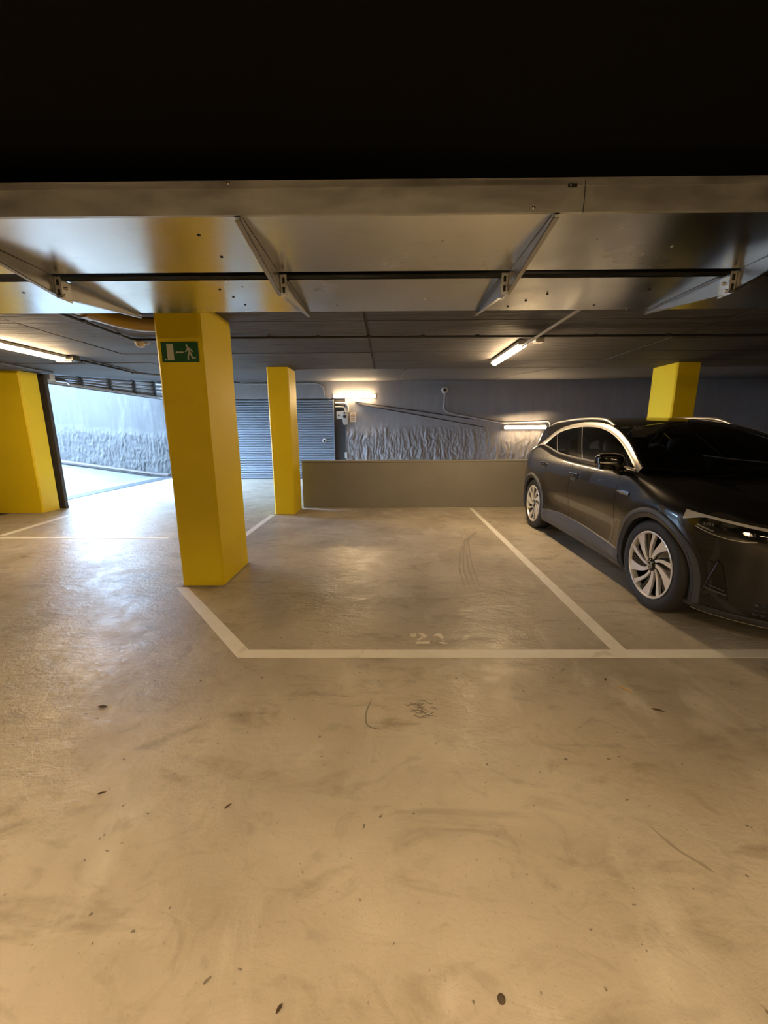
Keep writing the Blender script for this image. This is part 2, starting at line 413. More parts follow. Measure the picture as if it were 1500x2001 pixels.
def limb(a, b, w): 
    a, b = Vector(a), Vector(b); d = (b-a).normalized(); n = Vector((-d.y*.5, d.x))*w
    return [sp(*(a+n)), sp(*(a-n)), sp(*(b-n)), sp(*(b+n))]
head = [sp(.70 + .028*math.cos(k*math.pi/5), .82 + .06*math.sin(k*math.pi/5)) for k in range(10)]
printed('running_figure', [head, limb((.715,.76),(.775,.47),.05), limb((.725,.72),(.685,.56),.03), limb((.685,.56),(.65,.50),.03), limb((.75,.70),(.82,.60),.03), limb((.82,.60),(.845,.50),.03),
        limb((.765,.5),(.72,.32),.04), limb((.72,.32),(.715,.12),.035), limb((.775,.5),(.815,.30),.045), limb((.815,.30),(.83,.21),.04), limb((.82,.2),(.92,.22),.035)], sg, M['sign_white'], 3.4458, 3.4472)

# ------------------------------------------------------------------ painted floor lines
LH = .0022
def line(label, poly):
    m = MB().prism(poly, 2, .0004, LH)
    c = (sum(p[0] for p in poly)/len(poly), sum(p[1] for p in poly)/len(poly), 0)
    return tag(m.build('parking_line', M['line'], origin=c), label, 'line', 'white painted parking lines')
line('long white parking line crossing the floor in front of the number 21', [(-.965,2.262),(7.5,2.262),(7.5,2.358),(-.93,2.358)])
line('slanted white line from the near column foot to the front line corner', [(-1.985,3.43),(-.967,2.262),(-.928,2.359),(-1.875,3.43)])
line('white line between the empty bay and the dark car', [(1.482,2.36),(1.582,2.36),(1.625,7.29),(1.565,7.29)])
line('white line between the two right hand yellow columns on the far floor', [(-2.06,4.14),(-1.97,4.14),(-1.975,6.73),(-2.065,6.73)])
line('white line across the far left floor towards the near column', [(-7.0,5.20),(-3.02,5.16),(-3.02,5.24),(-7.0,5.30)])
line('short diagonal white line at the foot of the far left column', [(-5.56,5.34),(-5.45,5.32),(-5.62,6.75),(-5.72,6.75)])
nm = thing('bay_number', 'faded white stencilled number 21 on the bay floor', 'number', (.30, 2.5, 0))
def np_(u, v): return (.165 + (u-390)/(1140-390)*.25, 2.432 + (490-v)/(490-225)*.145)
m = MB()
for poly in ([(390,232),(520,228),(490,335),(400,320)], [(545,232),(650,226),(745,290),(700,345),(540,415),(512,395),(610,335),(622,270)], [(478,445),(775,432),(768,488),(478,490)]):
    m.prism([np_(*p) for p in poly], 2, .0003, .0016)
m.build('digit', M['stencil'], nm)
m = MB()
for poly in ([(872,300),(940,242),(1040,235),(1085,285),(1092,420),(1045,425),(1000,330),(960,300)], [(965,448),(1080,455),(1145,492),(1010,492)]):
    m.prism([np_(*p) for p in poly], 2, .0003, .0016)
m.build('digit', M['stencil'], nm)

# ------------------------------------------------------------------ lamps (the opal cover is what shines)
def lamp(label, c, length, axis, face, group='tube light fixtures'):
    """c: centre of the mounting face; axis 'x'/'y': run; face 'down' or 'front'"""
    t = thing('tube_light', label, 'light', c, group)
    h = length/2
    def bx(m, a0, a1, w0, w1, d0, d1):      # a along, w across, d away from the mounting face
        if face == 'down':
            if axis == 'y': m.box(c[0]+w0, c[0]+w1, c[1]+a0, c[1]+a1, c[2]-d1, c[2]-d0)
            else: m.box(c[0]+a0, c[0]+a1, c[1]+w0, c[1]+w1, c[2]-d1, c[2]-d0)
        else: m.box(c[0]+a0, c[0]+a1, c[1]-d1, c[1]-d0, c[2]+w0, c[2]+w1)
        return m
    bx(MB(), -h+.02, h-.02, -.052, .052, .002, .042).build('housing', M['lamp_body'], t, bevel=.008)
    m = MB(); n = 9
    prof = [(-.049,.040)] + [(-.049*math.cos(math.pi*k/n), .048+.036*math.sin(math.pi*k/n)) for k in range(n+1)] + [(.049,.040)]
    rows = []
    for a, s in ((-h+.004,.55),(-h+.03,1),(h-.03,1),(h-.004,.55)):
        rows.append([(a, w*(s if s < 1 else 1), .038+(d-.038)*s) for (w, d) in prof])
    def pt(a, w, d):
        if face == 'down':
            return (c[0]+w, c[1]+a, c[2]-d) if axis == 'y' else (c[0]+a, c[1]+w, c[2]-d)
        return (c[0]+a, c[1]-d, c[2]+w)
    k = len(prof); vs_ = [pt(*q) for r in rows for q in r]; fs_ = []
    for i in range(3):
        for j in range(k-1): fs_.append((i*k+j, (i+1)*k+j, (i+1)*k+j+1, i*k+j+1))
    fs_ += [tuple(range(k)), tuple(3*k+j for j in range(k))[::-1]] + [(0,k,2*k,3*k,4*k-1,3*k-1,2*k-1,k-1)]
    m.add(vs_, fs_).build('diffuser', M['tube'], t, smooth=50)
    for sgn in (-1, 1):
        a = sgn*(h+.004)
        bx(MB(), min(a, a-sgn*.03), max(a, a-sgn*.03), -.054, .054, .002, .05).build('end_cap', M['lamp_body'], t, bevel=.006)
    return t
lamp('lit tube light on the ceiling above the dividing line by the car', (1.62, 5.565, CZ-.006), 1.27, 'y', 'down')
lampL = lamp('lit tube light on the ceiling at the left edge before the doorway', (-4.47, 5.03, CZ-.006), 1.27, 'y', 'down')
lamp('lit tube light high on the back wall right of the shutter', (-.96, CY1-.004, 2.49), 1.25, 'x', 'front')
lamp('lit tube light low on the back wall beside the car roof', (4.16, CY1-.115, 1.555), 1.25, 'x', 'front')
def added_panel_lamp(label, c, length, w):  # unseen fixture added to brighten the foreground floor
    t = thing('added_panel_light', label, 'light', c, 'added aisle panel lights')
    h = length/2
    box('housing', M['lamp_body'], c[0]-h-.015, c[0]+h+.015, c[1]-w/2-.015, c[1]+w/2+.015, c[2]-.06, c[2]-.002, t, bevel=.006)
    box('diffuser', M['aisle_panel'], c[0]-h, c[0]+h, c[1]-w/2, c[1]+w/2, c[2]-.066, c[2]-.0605, t)
    for sgn in (-1, 1):
        y = c[1] + sgn*(w/2+.004)
        box('baffle', M['black'], c[0]-h-.012, c[0]+h+.012, y-.003, y+.003, c[2]-.118, c[2]-.0605, t)  # baffles added to keep this light off columns and car
added_panel_lamp('added unseen flat panel light on the black soffit above the aisle, to the left', (-2.3, -.35, CZ-.006), 1.27, .12)
added_panel_lamp('added unseen flat panel light on the black soffit above the aisle, straight over the camera', (.35, -.35, CZ-.006), 1.27, .12)
lamp('added unseen tube light on the black soffit at the rear of the aisle, left one', (-2.2, -4.6, CZ-.006), 1.27, 'x', 'down', 'added rear aisle tube lights')  # unseen pair added behind the camera to light door edge and column fronts
lamp('added unseen tube light on the black soffit at the rear of the aisle, right one', (1.6, -4.6, CZ-.006), 1.27, 'x', 'down', 'added rear aisle tube lights')
# ------------------------------------------------------------------ raised metal door overhead
M['steel_arm'] = noisy('bracket_steel', (.36,.355,.34), (.44,.43,.41), 6, 6, (.3,.42), metal=.95)
PZ = 2.25
dt = thing('overhead_door', 'raised galvanised steel up-and-over door hanging above the aisle', 'door', (0, 2.3, PZ))
DX0, DX1 = -3.6, 3.6
def sheet(name, y0, y1, lip=.022):
    m = MB().box(DX0, DX1, y0, y1, PZ, PZ+.0025)
    m.box(DX0, DX1, y0, y0+.003, PZ, PZ+lip).box(DX0, DX1, y1-.003, y1, PZ, PZ+lip)
    return m.build(name, M['steel'], dt)
sheet('near_sheet', 1.712, 2.256); sheet('far_sheet', 2.360, 2.945)
fm = MB()
fm.box(DX0, .755, 1.700, 1.7025, PZ, PZ+.108).box(DX0, .755, 1.700, 1.715, PZ-.0025, PZ)
fm.box(.758, DX1, 1.699, 1.7015, PZ, PZ+.108).box(.758, DX1, 1.699, 1.715, PZ-.0025, PZ)
fm.box(DX0, DX1, 1.697, 1.708, PZ+.1085, PZ+.1115)
fm.box(DX0, DX1, 1.6975, 1.6990, PZ+.085, PZ+.0875)
fm.build('edge_channel', M['steel_dull'], dt)
box('slot_backing', M['black'], DX0, DX1, 2.24, 2.375, PZ+.045, PZ+.05, dt)
tp = MB().box(DX0, DX1, 1.71, 2.24, PZ+.10, PZ+.104).box(DX0, DX1, 2.375, 2.94, PZ+.06, PZ+.064)
tp.build('upper_sheet', M['dark_metal'], dt)
def lip_strip(m, xa, xb, a, b, t=.003):
    z = PZ
    return m.add([(xa,a[0],z+a[1]),(xb,a[0],z+a[1]),(xb,b[0],z+b[1]),(xa,b[0],z+b[1]),(xa,a[0],z+a[1]+t),(xb,a[0],z+a[1]+t),(xb,b[0],z+b[1]+t),(xa,b[0],z+b[1]+t)],
              [(0,1,2,3),(7,6,5,4),(0,4,5,1),(1,5,6,2),(2,6,7,3),(3,7,4,0)])
def arm(X):
    """folded bracket arm below the sheets: thin at both ends, deep at the joint under the slot"""
    th = .003; g = -1 if X > 0 else 1
    def bx(m, a, b_, *r): return m.box(min(X+g*a, X+g*b_), max(X+g*a, X+g*b_), *r)
    def ls(m, a, b_, p, q): return lip_strip(m, min(X+g*a, X+g*b_), max(X+g*a, X+g*b_), p, q)
    m = MB()
    m.prism([(1.705,PZ-.020),(1.705,PZ),(2.31,PZ-.001),(2.31,PZ-.098),(2.25,PZ-.092)], 0, X-th/2, X+th/2)
    ls(m, -.022, .0015, (1.705,-.020), (2.25,-.092)); ls(m, -.022, .0015, (2.25,-.092), (2.31,-.098))
    bx(m, -.024, .0015, 1.705, 2.25, PZ-.0025, PZ-.0003)
    root = m.build('bracket_arm', M['steel_arm'], dt)
    m = MB()
    xa, xb = sorted((X+g*.004, X+g*.007))
    m.prism([(2.30,PZ-.004),(3.0,PZ-.004),(3.0,PZ-.018),(2.36,PZ-.100),(2.30,PZ-.100)], 0, xa, xb)
    ls(m, .004, .024, (2.36,-.100), (3.0,-.018))
    bx(m, .004, .028, 2.375, 2.995, PZ-.005, PZ-.0025)
    m.build('far_arm', M['steel_arm'], root)
    j = MB()
    bx(j, .003, .038, 2.268, 2.271, PZ-.112, PZ-.006); bx(j, .008, .011, 2.271, 2.37, PZ-.112, PZ-.012)
    j.build('joint_plate', M['steel'], root, bevel=.0008)
    for z in (-.036, -.082):
        bx(MB(), .014, .027, 2.2655, 2.2685, PZ+z-.015, PZ+z+.015).build('slot_hole', M['hole'], root, bevel=.003)
    for (y, z) in ((2.29,-.045),(2.335,-.045),(2.31,-.088)):
        b = MB().lathe([(0,X+g*.024),(.006,X+g*.024),(.0085,X+g*.019),(.0085,X+g*.0112)], (0,y,PZ+z), 'x', 8)
        b.build('bolt', M['screw'], root, smooth=40)
for X in (-2.98, -1.775, -.567, .648, 1.85, 3.06): arm(X)
SCREW = None
def screw(x, y, z, nrm='down', mat='screw', r=.006):
    m = MB()
    prof = [(0,-.004),(r*.6,-.0035),(r,-.0012),(r,0)]
    if nrm == 'down': m.lathe(prof, (x,y,z), 'z', 8)
    else: m.lathe(prof, (x,y,z), 'y', 8)
    return m.build('screw' if mat == 'screw' else 'punched_hole', M[mat], dt, smooth=40)
for (x, y) in ((.247,1.93),(.235,2.085),(.93,1.93),(1.23,2.08),(.12,2.71),(.245,2.70),(.31,2.66),(-.33,2.8),(1.31,2.0)): screw(x, y, PZ-.0002)
for (x, y) in ((-2.17,2.53),(-1.98,2.63),(-1.83,2.75),(-.80,1.86),(-.79,2.07),(-.98,2.50),(-.95,2.63),(-.93,2.78),(.99,2.62),(.90,2.74),(.82,2.86),(1.57,2.55),(1.39,2.84)): screw(x, y, PZ-.0002, mat='hole', r=.008)
for (x, z) in ((.70,.085),(.565,.012),(-.60,.104)): screw(x, 1.699, PZ+z, 'front')
box('slotted_hole', M['hole'], .69, .725, 1.6955, 1.699, PZ+.078, PZ+.092, dt, bevel=.003)
# its two side guide tracks, carried from the slab
for X in (DX0-.06, DX1+.06):
    box('guide_track', M['steel_dull'], X-.03, X+.03, 1.0, 3.1, PZ-.03, PZ+.03, dt, bevel=.004)
    for y in (1.2, 2.2, 2.9): box('hanger', M['steel_dull'], X-.015, X+.015, y, y+.03, PZ+.03, CZ-.005, dt)

# ------------------------------------------------------------------ roller shutter at the back
rs = thing('roller_shutter', 'blue-grey slatted roller shutter in the back wall behind the columns', 'shutter', ((SX0+SX1)/2, CY1+.05, 0))
np_slats = 31; pit = (SZ-.13)/np_slats
sm = None
for k in range(np_slats):
    z0 = .13 + k*pit
    if sm is None:
        m = MB()
        prof = [(.062,.003),(.040,.006),(.022,pit*.30),(.020,pit*.55),(.030,pit-.020),(.058,pit-.008),(.062,pit-.003),(.070,pit-.003),(.070,.003)]
        m.prism([(CY1+a, b) for a, b in prof], 0, SX0, SX1-.03)
        m.v = [(x, y, z+z0) for x, y, z in m.v]
        s0 = m.build('slat', M['shutter'], rs, smooth=50); sm = s0; first = z0
    else:
        o = sm.copy(); COL.objects.link(o); o.location = (0, 0, z0-first)
box('bottom_rail', M['shutter'], SX0, SX1-.03, CY1+.03, CY1+.07, .035, .125, rs, bevel=.006)
box('bottom_seal', M['shutter_edge'], SX0, SX1-.03, CY1+.032, CY1+.068, .002, .034, rs)
box('seam_strip', M['shutter_edge'], SX0, SX1-.03, CY1+.0255, CY1+.0295, .088, .104, rs)
for x in (SX0-.02, SX1-.03):
    box('guide_rail', M['shutter'], x, x+.03, CY1-.012, CY1+.08, .002, SZ, rs, bevel=.003)
lk = MB().lathe([(0,CY1-.006),(.03,CY1-.006),(.062,CY1+.0),(.066,CY1+.012),(.066,CY1+.034)], (-1.92, 0, 1.185), 'y', 28)
lko = lk.build('lock_plate', M['pvc_white'], rs, smooth=40)
lm = MB()
lm.prism([(-1.92+.03*math.cos(a), 1.185+.03*math.sin(a)) for a in [math.pi*2*k/16 for k in range(16)]], 1, CY1-.010, CY1-.006).box(-1.945, -1.895, CY1-.02, CY1-.009, 1.13, 1.18)
lm.build('lock_handle', M['hole'], lko)

# ------------------------------------------------------------------ sectional garage door, raised, at the daylight opening
gd = thing('sectional_door', 'raised grey corrugated garage door over the bright daylight opening', 'door', (-6.47, 9.8, 2.4))
M['rib'] = plain('dark_door_rib', (.10,.105,.115), .55, .2)
M['corr'] = noisy('grey_green_corrugated_sheet', (.34,.345,.34), (.42,.425,.415), 4, 5, (.4,.55), metal=.3)
rows = 4
def dz0(y): return 2.375 + .012*(y-7.7)/4.3
for r in range(rows):
    for k in range(5):
        ya, yb = 7.66 + k*.89, 7.66 + (k+1)*.89 - .045
        if k == 0: ya = 7.66
        za = lambda y: dz0(y) + .05 + (ceil_z(y)-.02-dz0(y)-.05)*r/rows
        zb_ = lambda y: dz0(y) + .05 + (ceil_z(y)-.02-dz0(y)-.05)*(r+1)/rows - .008
        m = MB(); n = 6; prof = [(0,-6.47),(.12,-6.455),(.5,-6.43),(.85,-6.452),(1,-6.47)]
        vv = []
        for y in (ya, yb):
            for (t, x) in prof: vv.append((x, y, za(y)*(1-t)+zb_(y)*t))
            for (t, x) in prof[::-1]: vv.append((x-.02, y, za(y)*(1-t)+zb_(y)*t))
        m.add(vv, [(i, (i+1) % 10, 10+(i+1) % 10, 10+i) for i in range(10)] + [tuple(range(10)), tuple(range(10,20))[::-1]])
        m.build('slat', M['corr'], gd, smooth=40)
for k in range(1, 5):
    y = 7.66 + k*.89 - .0225
    m = MB().prism([(-6.50,dz0(y)+.01),(-6.395,dz0(y)+.02),(-6.395,ceil_z(y)-.03),(-6.50,ceil_z(y)-.01)], 1, y-.022, y+.022)
    m.build('rib', M['rib'], gd, bevel=.003)
m = MB().prism([(7.64,dz0(7.64)),(12.0,dz0(12.)),(12.0,dz0(12.)+.05),(7.64,dz0(7.64)+.05)], 0, -6.49, -6.40)
m.build('bottom_rail', M['corr'], gd, bevel=.006)
m = MB().prism([(7.64,dz0(7.64)-.018),(12.0,dz0(12.)-.018),(12.0,dz0(12.)-.001),(7.64,dz0(7.64)-.001)], 0, -6.47, -6.42)
m.build('bottom_seal', M['rib'], gd)
mt = box('hinge_bracket', M['pvc_white'], -6.40, -6.34, 7.64, 7.76, 2.42, 2.53, gd, bevel=.006)
m = MB().tube(bend([(-6.37,7.78,2.43),(-6.37,8.06,2.435),(-6.37,8.12,2.40)], .03), .022, 10)
m.build('roller_arm', M['chrome'], gd, smooth=40)
m = MB().box(-6.40,-6.35,7.80,8.02,2.44,2.475); m.build('catch', M['black'], gd, bevel=.005)

# ------------------------------------------------------------------ conduits, boxes and pipe on the ceiling
def clip_boxes(t, pts, mat, r=.016):
    for p in pts:
        box('clip', mat, p[0]-r, p[0]+r, p[1]-r, p[1]+r, p[2]-.004, p[2]+.018, t, bevel=.003)
def conduit(label, path, r, mat, clips=(), cat='conduit', group='surface conduits'):
    t = thing('conduit', label, cat, tuple(path[0]), group)
    MB().tube(bend(path, .09), r, 10).build('tube', mat, t, smooth=60)
    clip_boxes(t, clips, mat, r*1.7)
    return t
zc = CZ - .035
conduit('long dark conduit crossing the ceiling from the near column to the right', [(-1.78,4.60,zc),(7.5,4.62,zc)], .013, M['pvc_dark'], [(x, 4.60+.0022*(x+1.5), zc) for x in (-1.3,-.75,-.2,.4,1.0,2.3,3.1,4.2)])
conduit('dark conduit on the ceiling left of the near column, bending to the right', [(-2.86,1.9,zc),(-2.85,4.66,zc),(-1.84,4.66,zc)], .014, M['pvc_dark'], [(-2.855,3.2,zc),(-2.85,3.93,zc),(-2.85,4.42,zc),(-2.35,4.66,zc)])
conduit('dark conduit running on from the left tube light along the flat ceiling', [(-4.40,5.91,zc),(-4.37,6.95,zc)], .018, M['pvc_dark'], [(-4.39,6.2,zc),(-4.375,6.85,zc)])
conduit('dark conduit climbing the sloping ceiling above the daylight doorway', [(-4.37,7.0,zc-.004),(-4.36,12.05,ceil_z(12.05)-.038)], .018, M['pvc_dark'], [(-4.36,8.0,ceil_z(8.)-.04),(-4.36,9.4,ceil_z(9.4)-.04)])
conduit('thin second cable beside the conduit behind the left tube light', [(-4.28,5.92,zc),(-4.25,6.95,zc)], .009, M['pvc_dark'], [])
conduit('dark conduit above the broad column at the left edge', [(-5.72,4.4,zc),(-5.70,6.95,zc)], .016, M['pvc_dark'], [(-5.715,5.0,zc),(-5.71,6.05,zc),(-5.70,6.8,zc)])
conduit('pale conduit feeding the tube light above the dividing line', [(1.61,3.1,zc-.036),(1.61,4.93,zc-.036)], .015, M['lamp_body'], [])
jb = thing('junction_box', 'small dark junction box with toggles at the end of the left tube light', 'junction box', (-4.45, 5.78, CZ-.05))
box('case', M['pvc_dark'], -4.52, -4.36, 5.70, 5.83, CZ-.065, CZ-.003, jb, bevel=.008)
box('cable_gland', M['pvc_dark'], -4.47, -4.41, 5.83, 5.90, CZ-.045, CZ-.015, jb, bevel=.006)
box('mounting_arm', M['box_grey'], -4.62, -4.40, 5.72, 5.75, CZ-.085, CZ-.066, jb, bevel=.004)
def detector(label, c):
    t = thing('detector', label, 'detector', c, 'white ceiling detectors')
    MB().lathe([(0,c[2]-.055),(.028,c[2]-.055),(.045,c[2]-.04),(.045,c[2]-.02),(.055,c[2]-.018),(.055,c[2]-.0)], (c[0],c[1],0), 'z', 24).build('dome', M['pvc_white'], t, smooth=40)
    m = MB().box(c[0]-.035, c[0]+.10, c[1]-.018, c[1]+.018, c[2]-.022, c[2]-.006); m.build('base', M['pvc_white'], t, bevel=.004)
    return t
detector('white detector under the ceiling conduit left of the near column', (-2.80, 4.70, CZ-.05))
sb = thing('junction_box', 'small white angled box beside the ceiling tube light above the dividing line', 'junction box', (1.72, 4.72, CZ-.05))
box('case', M['pvc_white'], 1.68, 1.78, 4.68, 4.78, CZ-.07, CZ-.008, sb, bevel=.01)
box('lid', M['pvc_white'], 1.685, 1.775, 4.685, 4.775, CZ-.078, CZ-.071, sb, bevel=.003)
pp = thing('drain_pipe', 'fat ochre drain pipe under the ceiling running to the near column', 'pipe', (-2.35, 3.6, 2.38))
M['pipe'] = plain('ochre_drain_pipe', (.36,.25,.09), .3, .1)
MB().tube(bend([(-2.42,2.4,2.395),(-2.40,3.55,2.395),(-2.25,3.78,2.39),(-1.945,3.80,2.39)], .12, 6), .062, 20).build('pipe_run', M['pipe'], pp, smooth=60)
MB().lathe([(.064,-2.02),(.073,-2.02),(.073,-1.945),(.064,-1.945)], (0, 3.80, 2.39), 'x', 24).build('collar', M['pipe'], pp, smooth=40)
MB().lathe([(.064,3.30),(.073,3.30),(.073,3.40),(.064,3.40)], (-2.4025, 0, 2.395), 'y', 24).build('collar', M['pipe'], pp, smooth=40)

# ------------------------------------------------------------------ back wall fittings
wy = CY1 - .02
conduit('grey conduit bending down the back wall to the top of the shutter', [(-4.3,wy,CZ1-.07),(-2.05,wy,CZ1-.07),(-1.88,wy,CZ1-.2),(-1.88,wy,2.50),(-1.70,wy,2.42)], .016, M['pvc_grey'], [])
cs = thing('wall_sensor', 'round grey and white camera dome on the back wall above its bent conduit', 'camera', (1.74, CY1-.04, 2.65))
MB().lathe([(.045,CY1-.078),(.06,CY1-.086),(.085,CY1-.075),(.10,CY1-.05),(.102,CY1-.012),(.09,CY1-.006)], (1.74,0,2.655), 'y', 28).build('ring', M['pvc_white'], cs, smooth=35)
MB().lathe([(0,CY1-.088),(.022,CY1-.085),(.034,CY1-.080),(.048,CY1-.070)], (1.74,0,2.655), 'y', 24).build('lens', M['black'], cs, smooth=40)
conduit('grey conduit sloping from the wall camera and looping round the low tube light', [(1.735,wy-.075,2.55),(1.72,wy-.075,2.06),(1.95,wy-.08,1.965),(3.45,wy-.12,1.70),(4.86,wy-.125,1.735),(4.93,wy-.125,1.60),(4.84,wy-.125,1.40)], .028, M['pvc_grey'], [(2.4,wy-.07,1.875)])
conduit('upper thin dark strip sloping along the back wall between the two tube lights', [(-.95,wy,2.33),(2.6,wy-.04,1.80)], .014, M['pvc_dark'], [])  # thin dark tube following a sloping dark band on the wall
conduit('lower thin dark strip sloping along the back wall between the two tube lights', [(-.80,wy-.005,2.25),(2.9,wy-.085,1.57)], .014, M['pvc_dark'], [])  # second dark band, also a thin tube
conduit('pale conduit bending into the top of the key switch by the shutter', [(-1.56,CY1+.03,2.30),(-1.26,CY1-.02,2.30),(-1.16,CY1-.02,2.22),(-1.15,CY1-.02,2.03)], .022, M['box_grey'], [])
conduit('second pale conduit above the key switch by the shutter', [(-1.56,CY1+.03,2.19),(-1.28,CY1+.02,2.19),(-1.24,CY1+.0,2.05)], .02, M['box_grey'], [])
sw = thing('switch_unit', 'pale grey key switch unit on the wall right of the shutter', 'switch', (-1.25, CY1-.03, 1.65))
box('back_plate', M['box_grey'], -1.52, -1.20, CY1-.012, CY1+.0, 1.83, 2.05, sw, bevel=.004)
m = MB().prism([(-1.355,2.06),(-1.18,2.06),(-1.18,1.68),(-1.21,1.655),(-1.305,1.655),(-1.33,1.74)], 1, CY1-.07, CY1-.013)
m.build('switch_case', M['box_grey'], sw, bevel=.01)
MB().lathe([(0,CY1-.086),(.04,CY1-.084),(.05,CY1-.076),(.05,CY1-.07)], (-1.272,0,1.90), 'y', 24).build('rotary_knob', M['black'], sw, smooth=40)
box('rocker', M['black'], -1.30, -1.255, CY1-.079, CY1-.0705, 1.985, 2.03, sw, bevel=.004)
box('key_lock', M['chrome'], -1.24, -1.20, CY1-.079, CY1-.0705, 1.985, 2.025, sw, bevel=.006)
box('side_switch', M['black'], -1.475, -1.43, CY1-.035, CY1-.0125, 1.91, 1.96, sw, bevel=.008)
conduit('thin dark conduit dropping from the key switch to a small box', [(-1.245,wy,1.652),(-1.255,wy,.84)], .016, M['jamb'], [])
so_ = thing('socket_box', 'small pale box at the foot of the key switch conduit', 'socket', (-1.255, CY1-.03, .64))
box('case', M['box_grey'], -1.295, -1.215, CY1-.055, CY1-.006, .64, .83, so_, bevel=.008)
box('flap', M['box_grey'], -1.288, -1.222, CY1-.063, CY1-.0555, .68, .79, so_, bevel=.003)
nt = thing('notice_board', 'small cream notice beside the key switch on the back wall', 'notice', (-1.02, CY1-.03, 1.73))
box('panel', M['paper'], -1.115, -.925, CY1-.024, CY1-.012, 1.735, 2.02, nt, bevel=.003)
for z, a, b in ((1.965,-1.06,-.97),(1.915,-1.09,-.95),(1.895,-1.085,-.955),(1.84,-1.08,-.96),(1.79,-1.08,-.96)):
    box('print_line', M['ink'], a, b, CY1-.0252, CY1-.0243, z, z+.014, nt)

# ------------------------------------------------------------------ small things and marks on the floor
M['leaf'] = noisy('dry_leaf', (.40,.27,.13), (.6,.46,.28), 40, 3, (.6,.8))
M['bark'] = noisy('dark_leaf_scrap', (.05,.035,.022), (.10,.07,.045), 60, 3, (.7,.9))
def leaf(label, x, y, l, w, ang, mat, curl=.012):
    m = MB(); n = 9
    ca, sa = math.cos(ang), math.sin(ang)
    top = []; bot = []
    for i in range(n):
        t = i/(n-1); hw = w*math.sin(math.pi*min(1, max(.03, t)))**.8 * (1-.25*t) + .0008
        for s, u in ((-1,-1),(0,0),(1,1)):
            px = (t-.5)*l; py = u*hw/2
            pz = .002 + curl*(2*t-1)**2*.5 + curl*abs(u)*.8*math.sin(math.pi*t)
            top.append((x+px*ca-py*sa, y+px*sa+py*ca, pz+.001)); bot.append((x+px*ca-py*sa, y+px*sa+py*ca, pz))
    fs_ = []
    for i in range(n-1):
        for j in range(2):
            a = i*3+j; fs_.append((a,a+3,a+4,a+1)); b = a + 3*n; fs_.append((b,b+1,b+4,b+3))
    for i in range(n-1):
        for j in (0, 2):
            a = i*3+j; fs_.append((a,a+3,a+3+3*n,a+3*n))
    m.add(top+bot, fs_)
    o = m.build('dry_leaf', mat, origin=(x, y, 0), smooth=60)
    return tag(o, label, 'leaf', 'dry leaf scraps on the floor')
leaf('curled pale dry leaf on the floor in front of the long line', 1.325, 1.945, .085, .022, -.7, M['leaf'])
leaf('tiny dark scrap just behind the curled pale leaf', 1.27, 2.035, .03, .012, 1.2, M['bark'], .004)
leaf('flat brown scrap right of the curled pale leaf', 1.40, 1.78, .06, .02, -.4, M['bark'], .003)
leaf('dark dry scrap alone on the daylit floor at the left', -1.506, 1.80, .055, .02, -.1, M['bark'], .006)
leaf('crescent shaped dark scrap at the bottom edge of the floor', -.274, .705, .022, .009, 1.0, M['bark'], .006)
leaf('thin dark sliver on the floor left of centre', -.62, 1.245, .03, .008, .8, M['bark'], .003)
leaf('small dark scrap on the left floor near the pale scratches', -1.15, 1.30, .03, .012, .4, M['bark'], .004)
m = MB().lathe([(0,.0075),(.006,.007),(.0095,.005),(.0105,.0005),(0,.0005)], (.288,.726,0), 'z', 14)
tag(m.build('pebble', M['bark'], origin=(.288,.726,0), smooth=50), 'round dark brown pebble near the bottom edge of the floor', 'pebble')
M['scuff'] = noisy('grey_scuff', (.17,.155,.13), (.26,.235,.19), 60, 4, (.6,.8))
M['tyre_mark'] = noisy('grey_tyre_rubber_mark', (.27,.235,.185), (.34,.30,.24), 12, 8, (.4,.6))
M['scratch'] = noisy('pale_scratch', (.68,.64,.57), (.78,.74,.68), 60, 3, (.5,.7))
def stroke(name, path, w, mat, z=.0008):
    P = [Vector((p[0], p[1], 0)) for p in bend([(a, b, 0) for a, b in path], .08, 4)]
    m = MB(); L_ = []; R_ = []
    for i, p in enumerate(P):
        t = (P[min(i+1, len(P)-1)] - P[max(0, i-1)]).normalized(); n = Vector((-t.y, t.x, 0))*w*.5*(1 if 0 < i < len(P)-1 else .3)*random.uniform(.7, 1.2)
        L_.append(p+n); R_.append(p-n)
    k = len(P)
    vs_ = [(q.x, q.y, zz) for zz in (.0003, z) for q in (L_+R_)]
    fs_ = []
    for i in range(k-1):
        fs_ += [(i,i+1,k+i+1,k+i), (2*k+i,3*k+i,3*k+i+1,2*k+i+1), (i,2*k+i,2*k+i+1,i+1), (k+i,k+i+1,3*k+i+1,3*k+i)]
    m.add(vs_, fs_)
    return m.build(name, mat, floor)
stroke('scuff_mark', [(-.085,1.87),(-.115,1.76),(-.105,1.665),(-.03,1.645)], .008, M['scuff'])
for k in range(26):
    a = random.uniform(0, 6.28); r = random.uniform(.0, .05)
    x, y = .175+r*1.5*math.cos(a), 1.79+r*1.4*math.sin(a)
    stroke('scuff_mark', [(x-.022,y+random.uniform(-.02,.02)),(x,y),(x+.022,y+random.uniform(-.02,.02))], .006, M['scuff'], .0006+k*.00002)
for (a, b) in (((-1.665,1.65),(-1.59,1.555)), ((-1.655,1.545),(-1.52,1.40)), ((-1.585,1.415),(-1.40,1.25))):
    n = 9
    for k in range(n):
        if random.random() < .2: continue
        t0, t1 = k/n, (k+.75)/n
        stroke('scratch', [(a[0]+(b[0]-a[0])*t0, a[1]+(b[1]-a[1])*t0), (a[0]+(b[0]-a[0])*t1, a[1]+(b[1]-a[1])*t1)], .0045, M['scratch'])
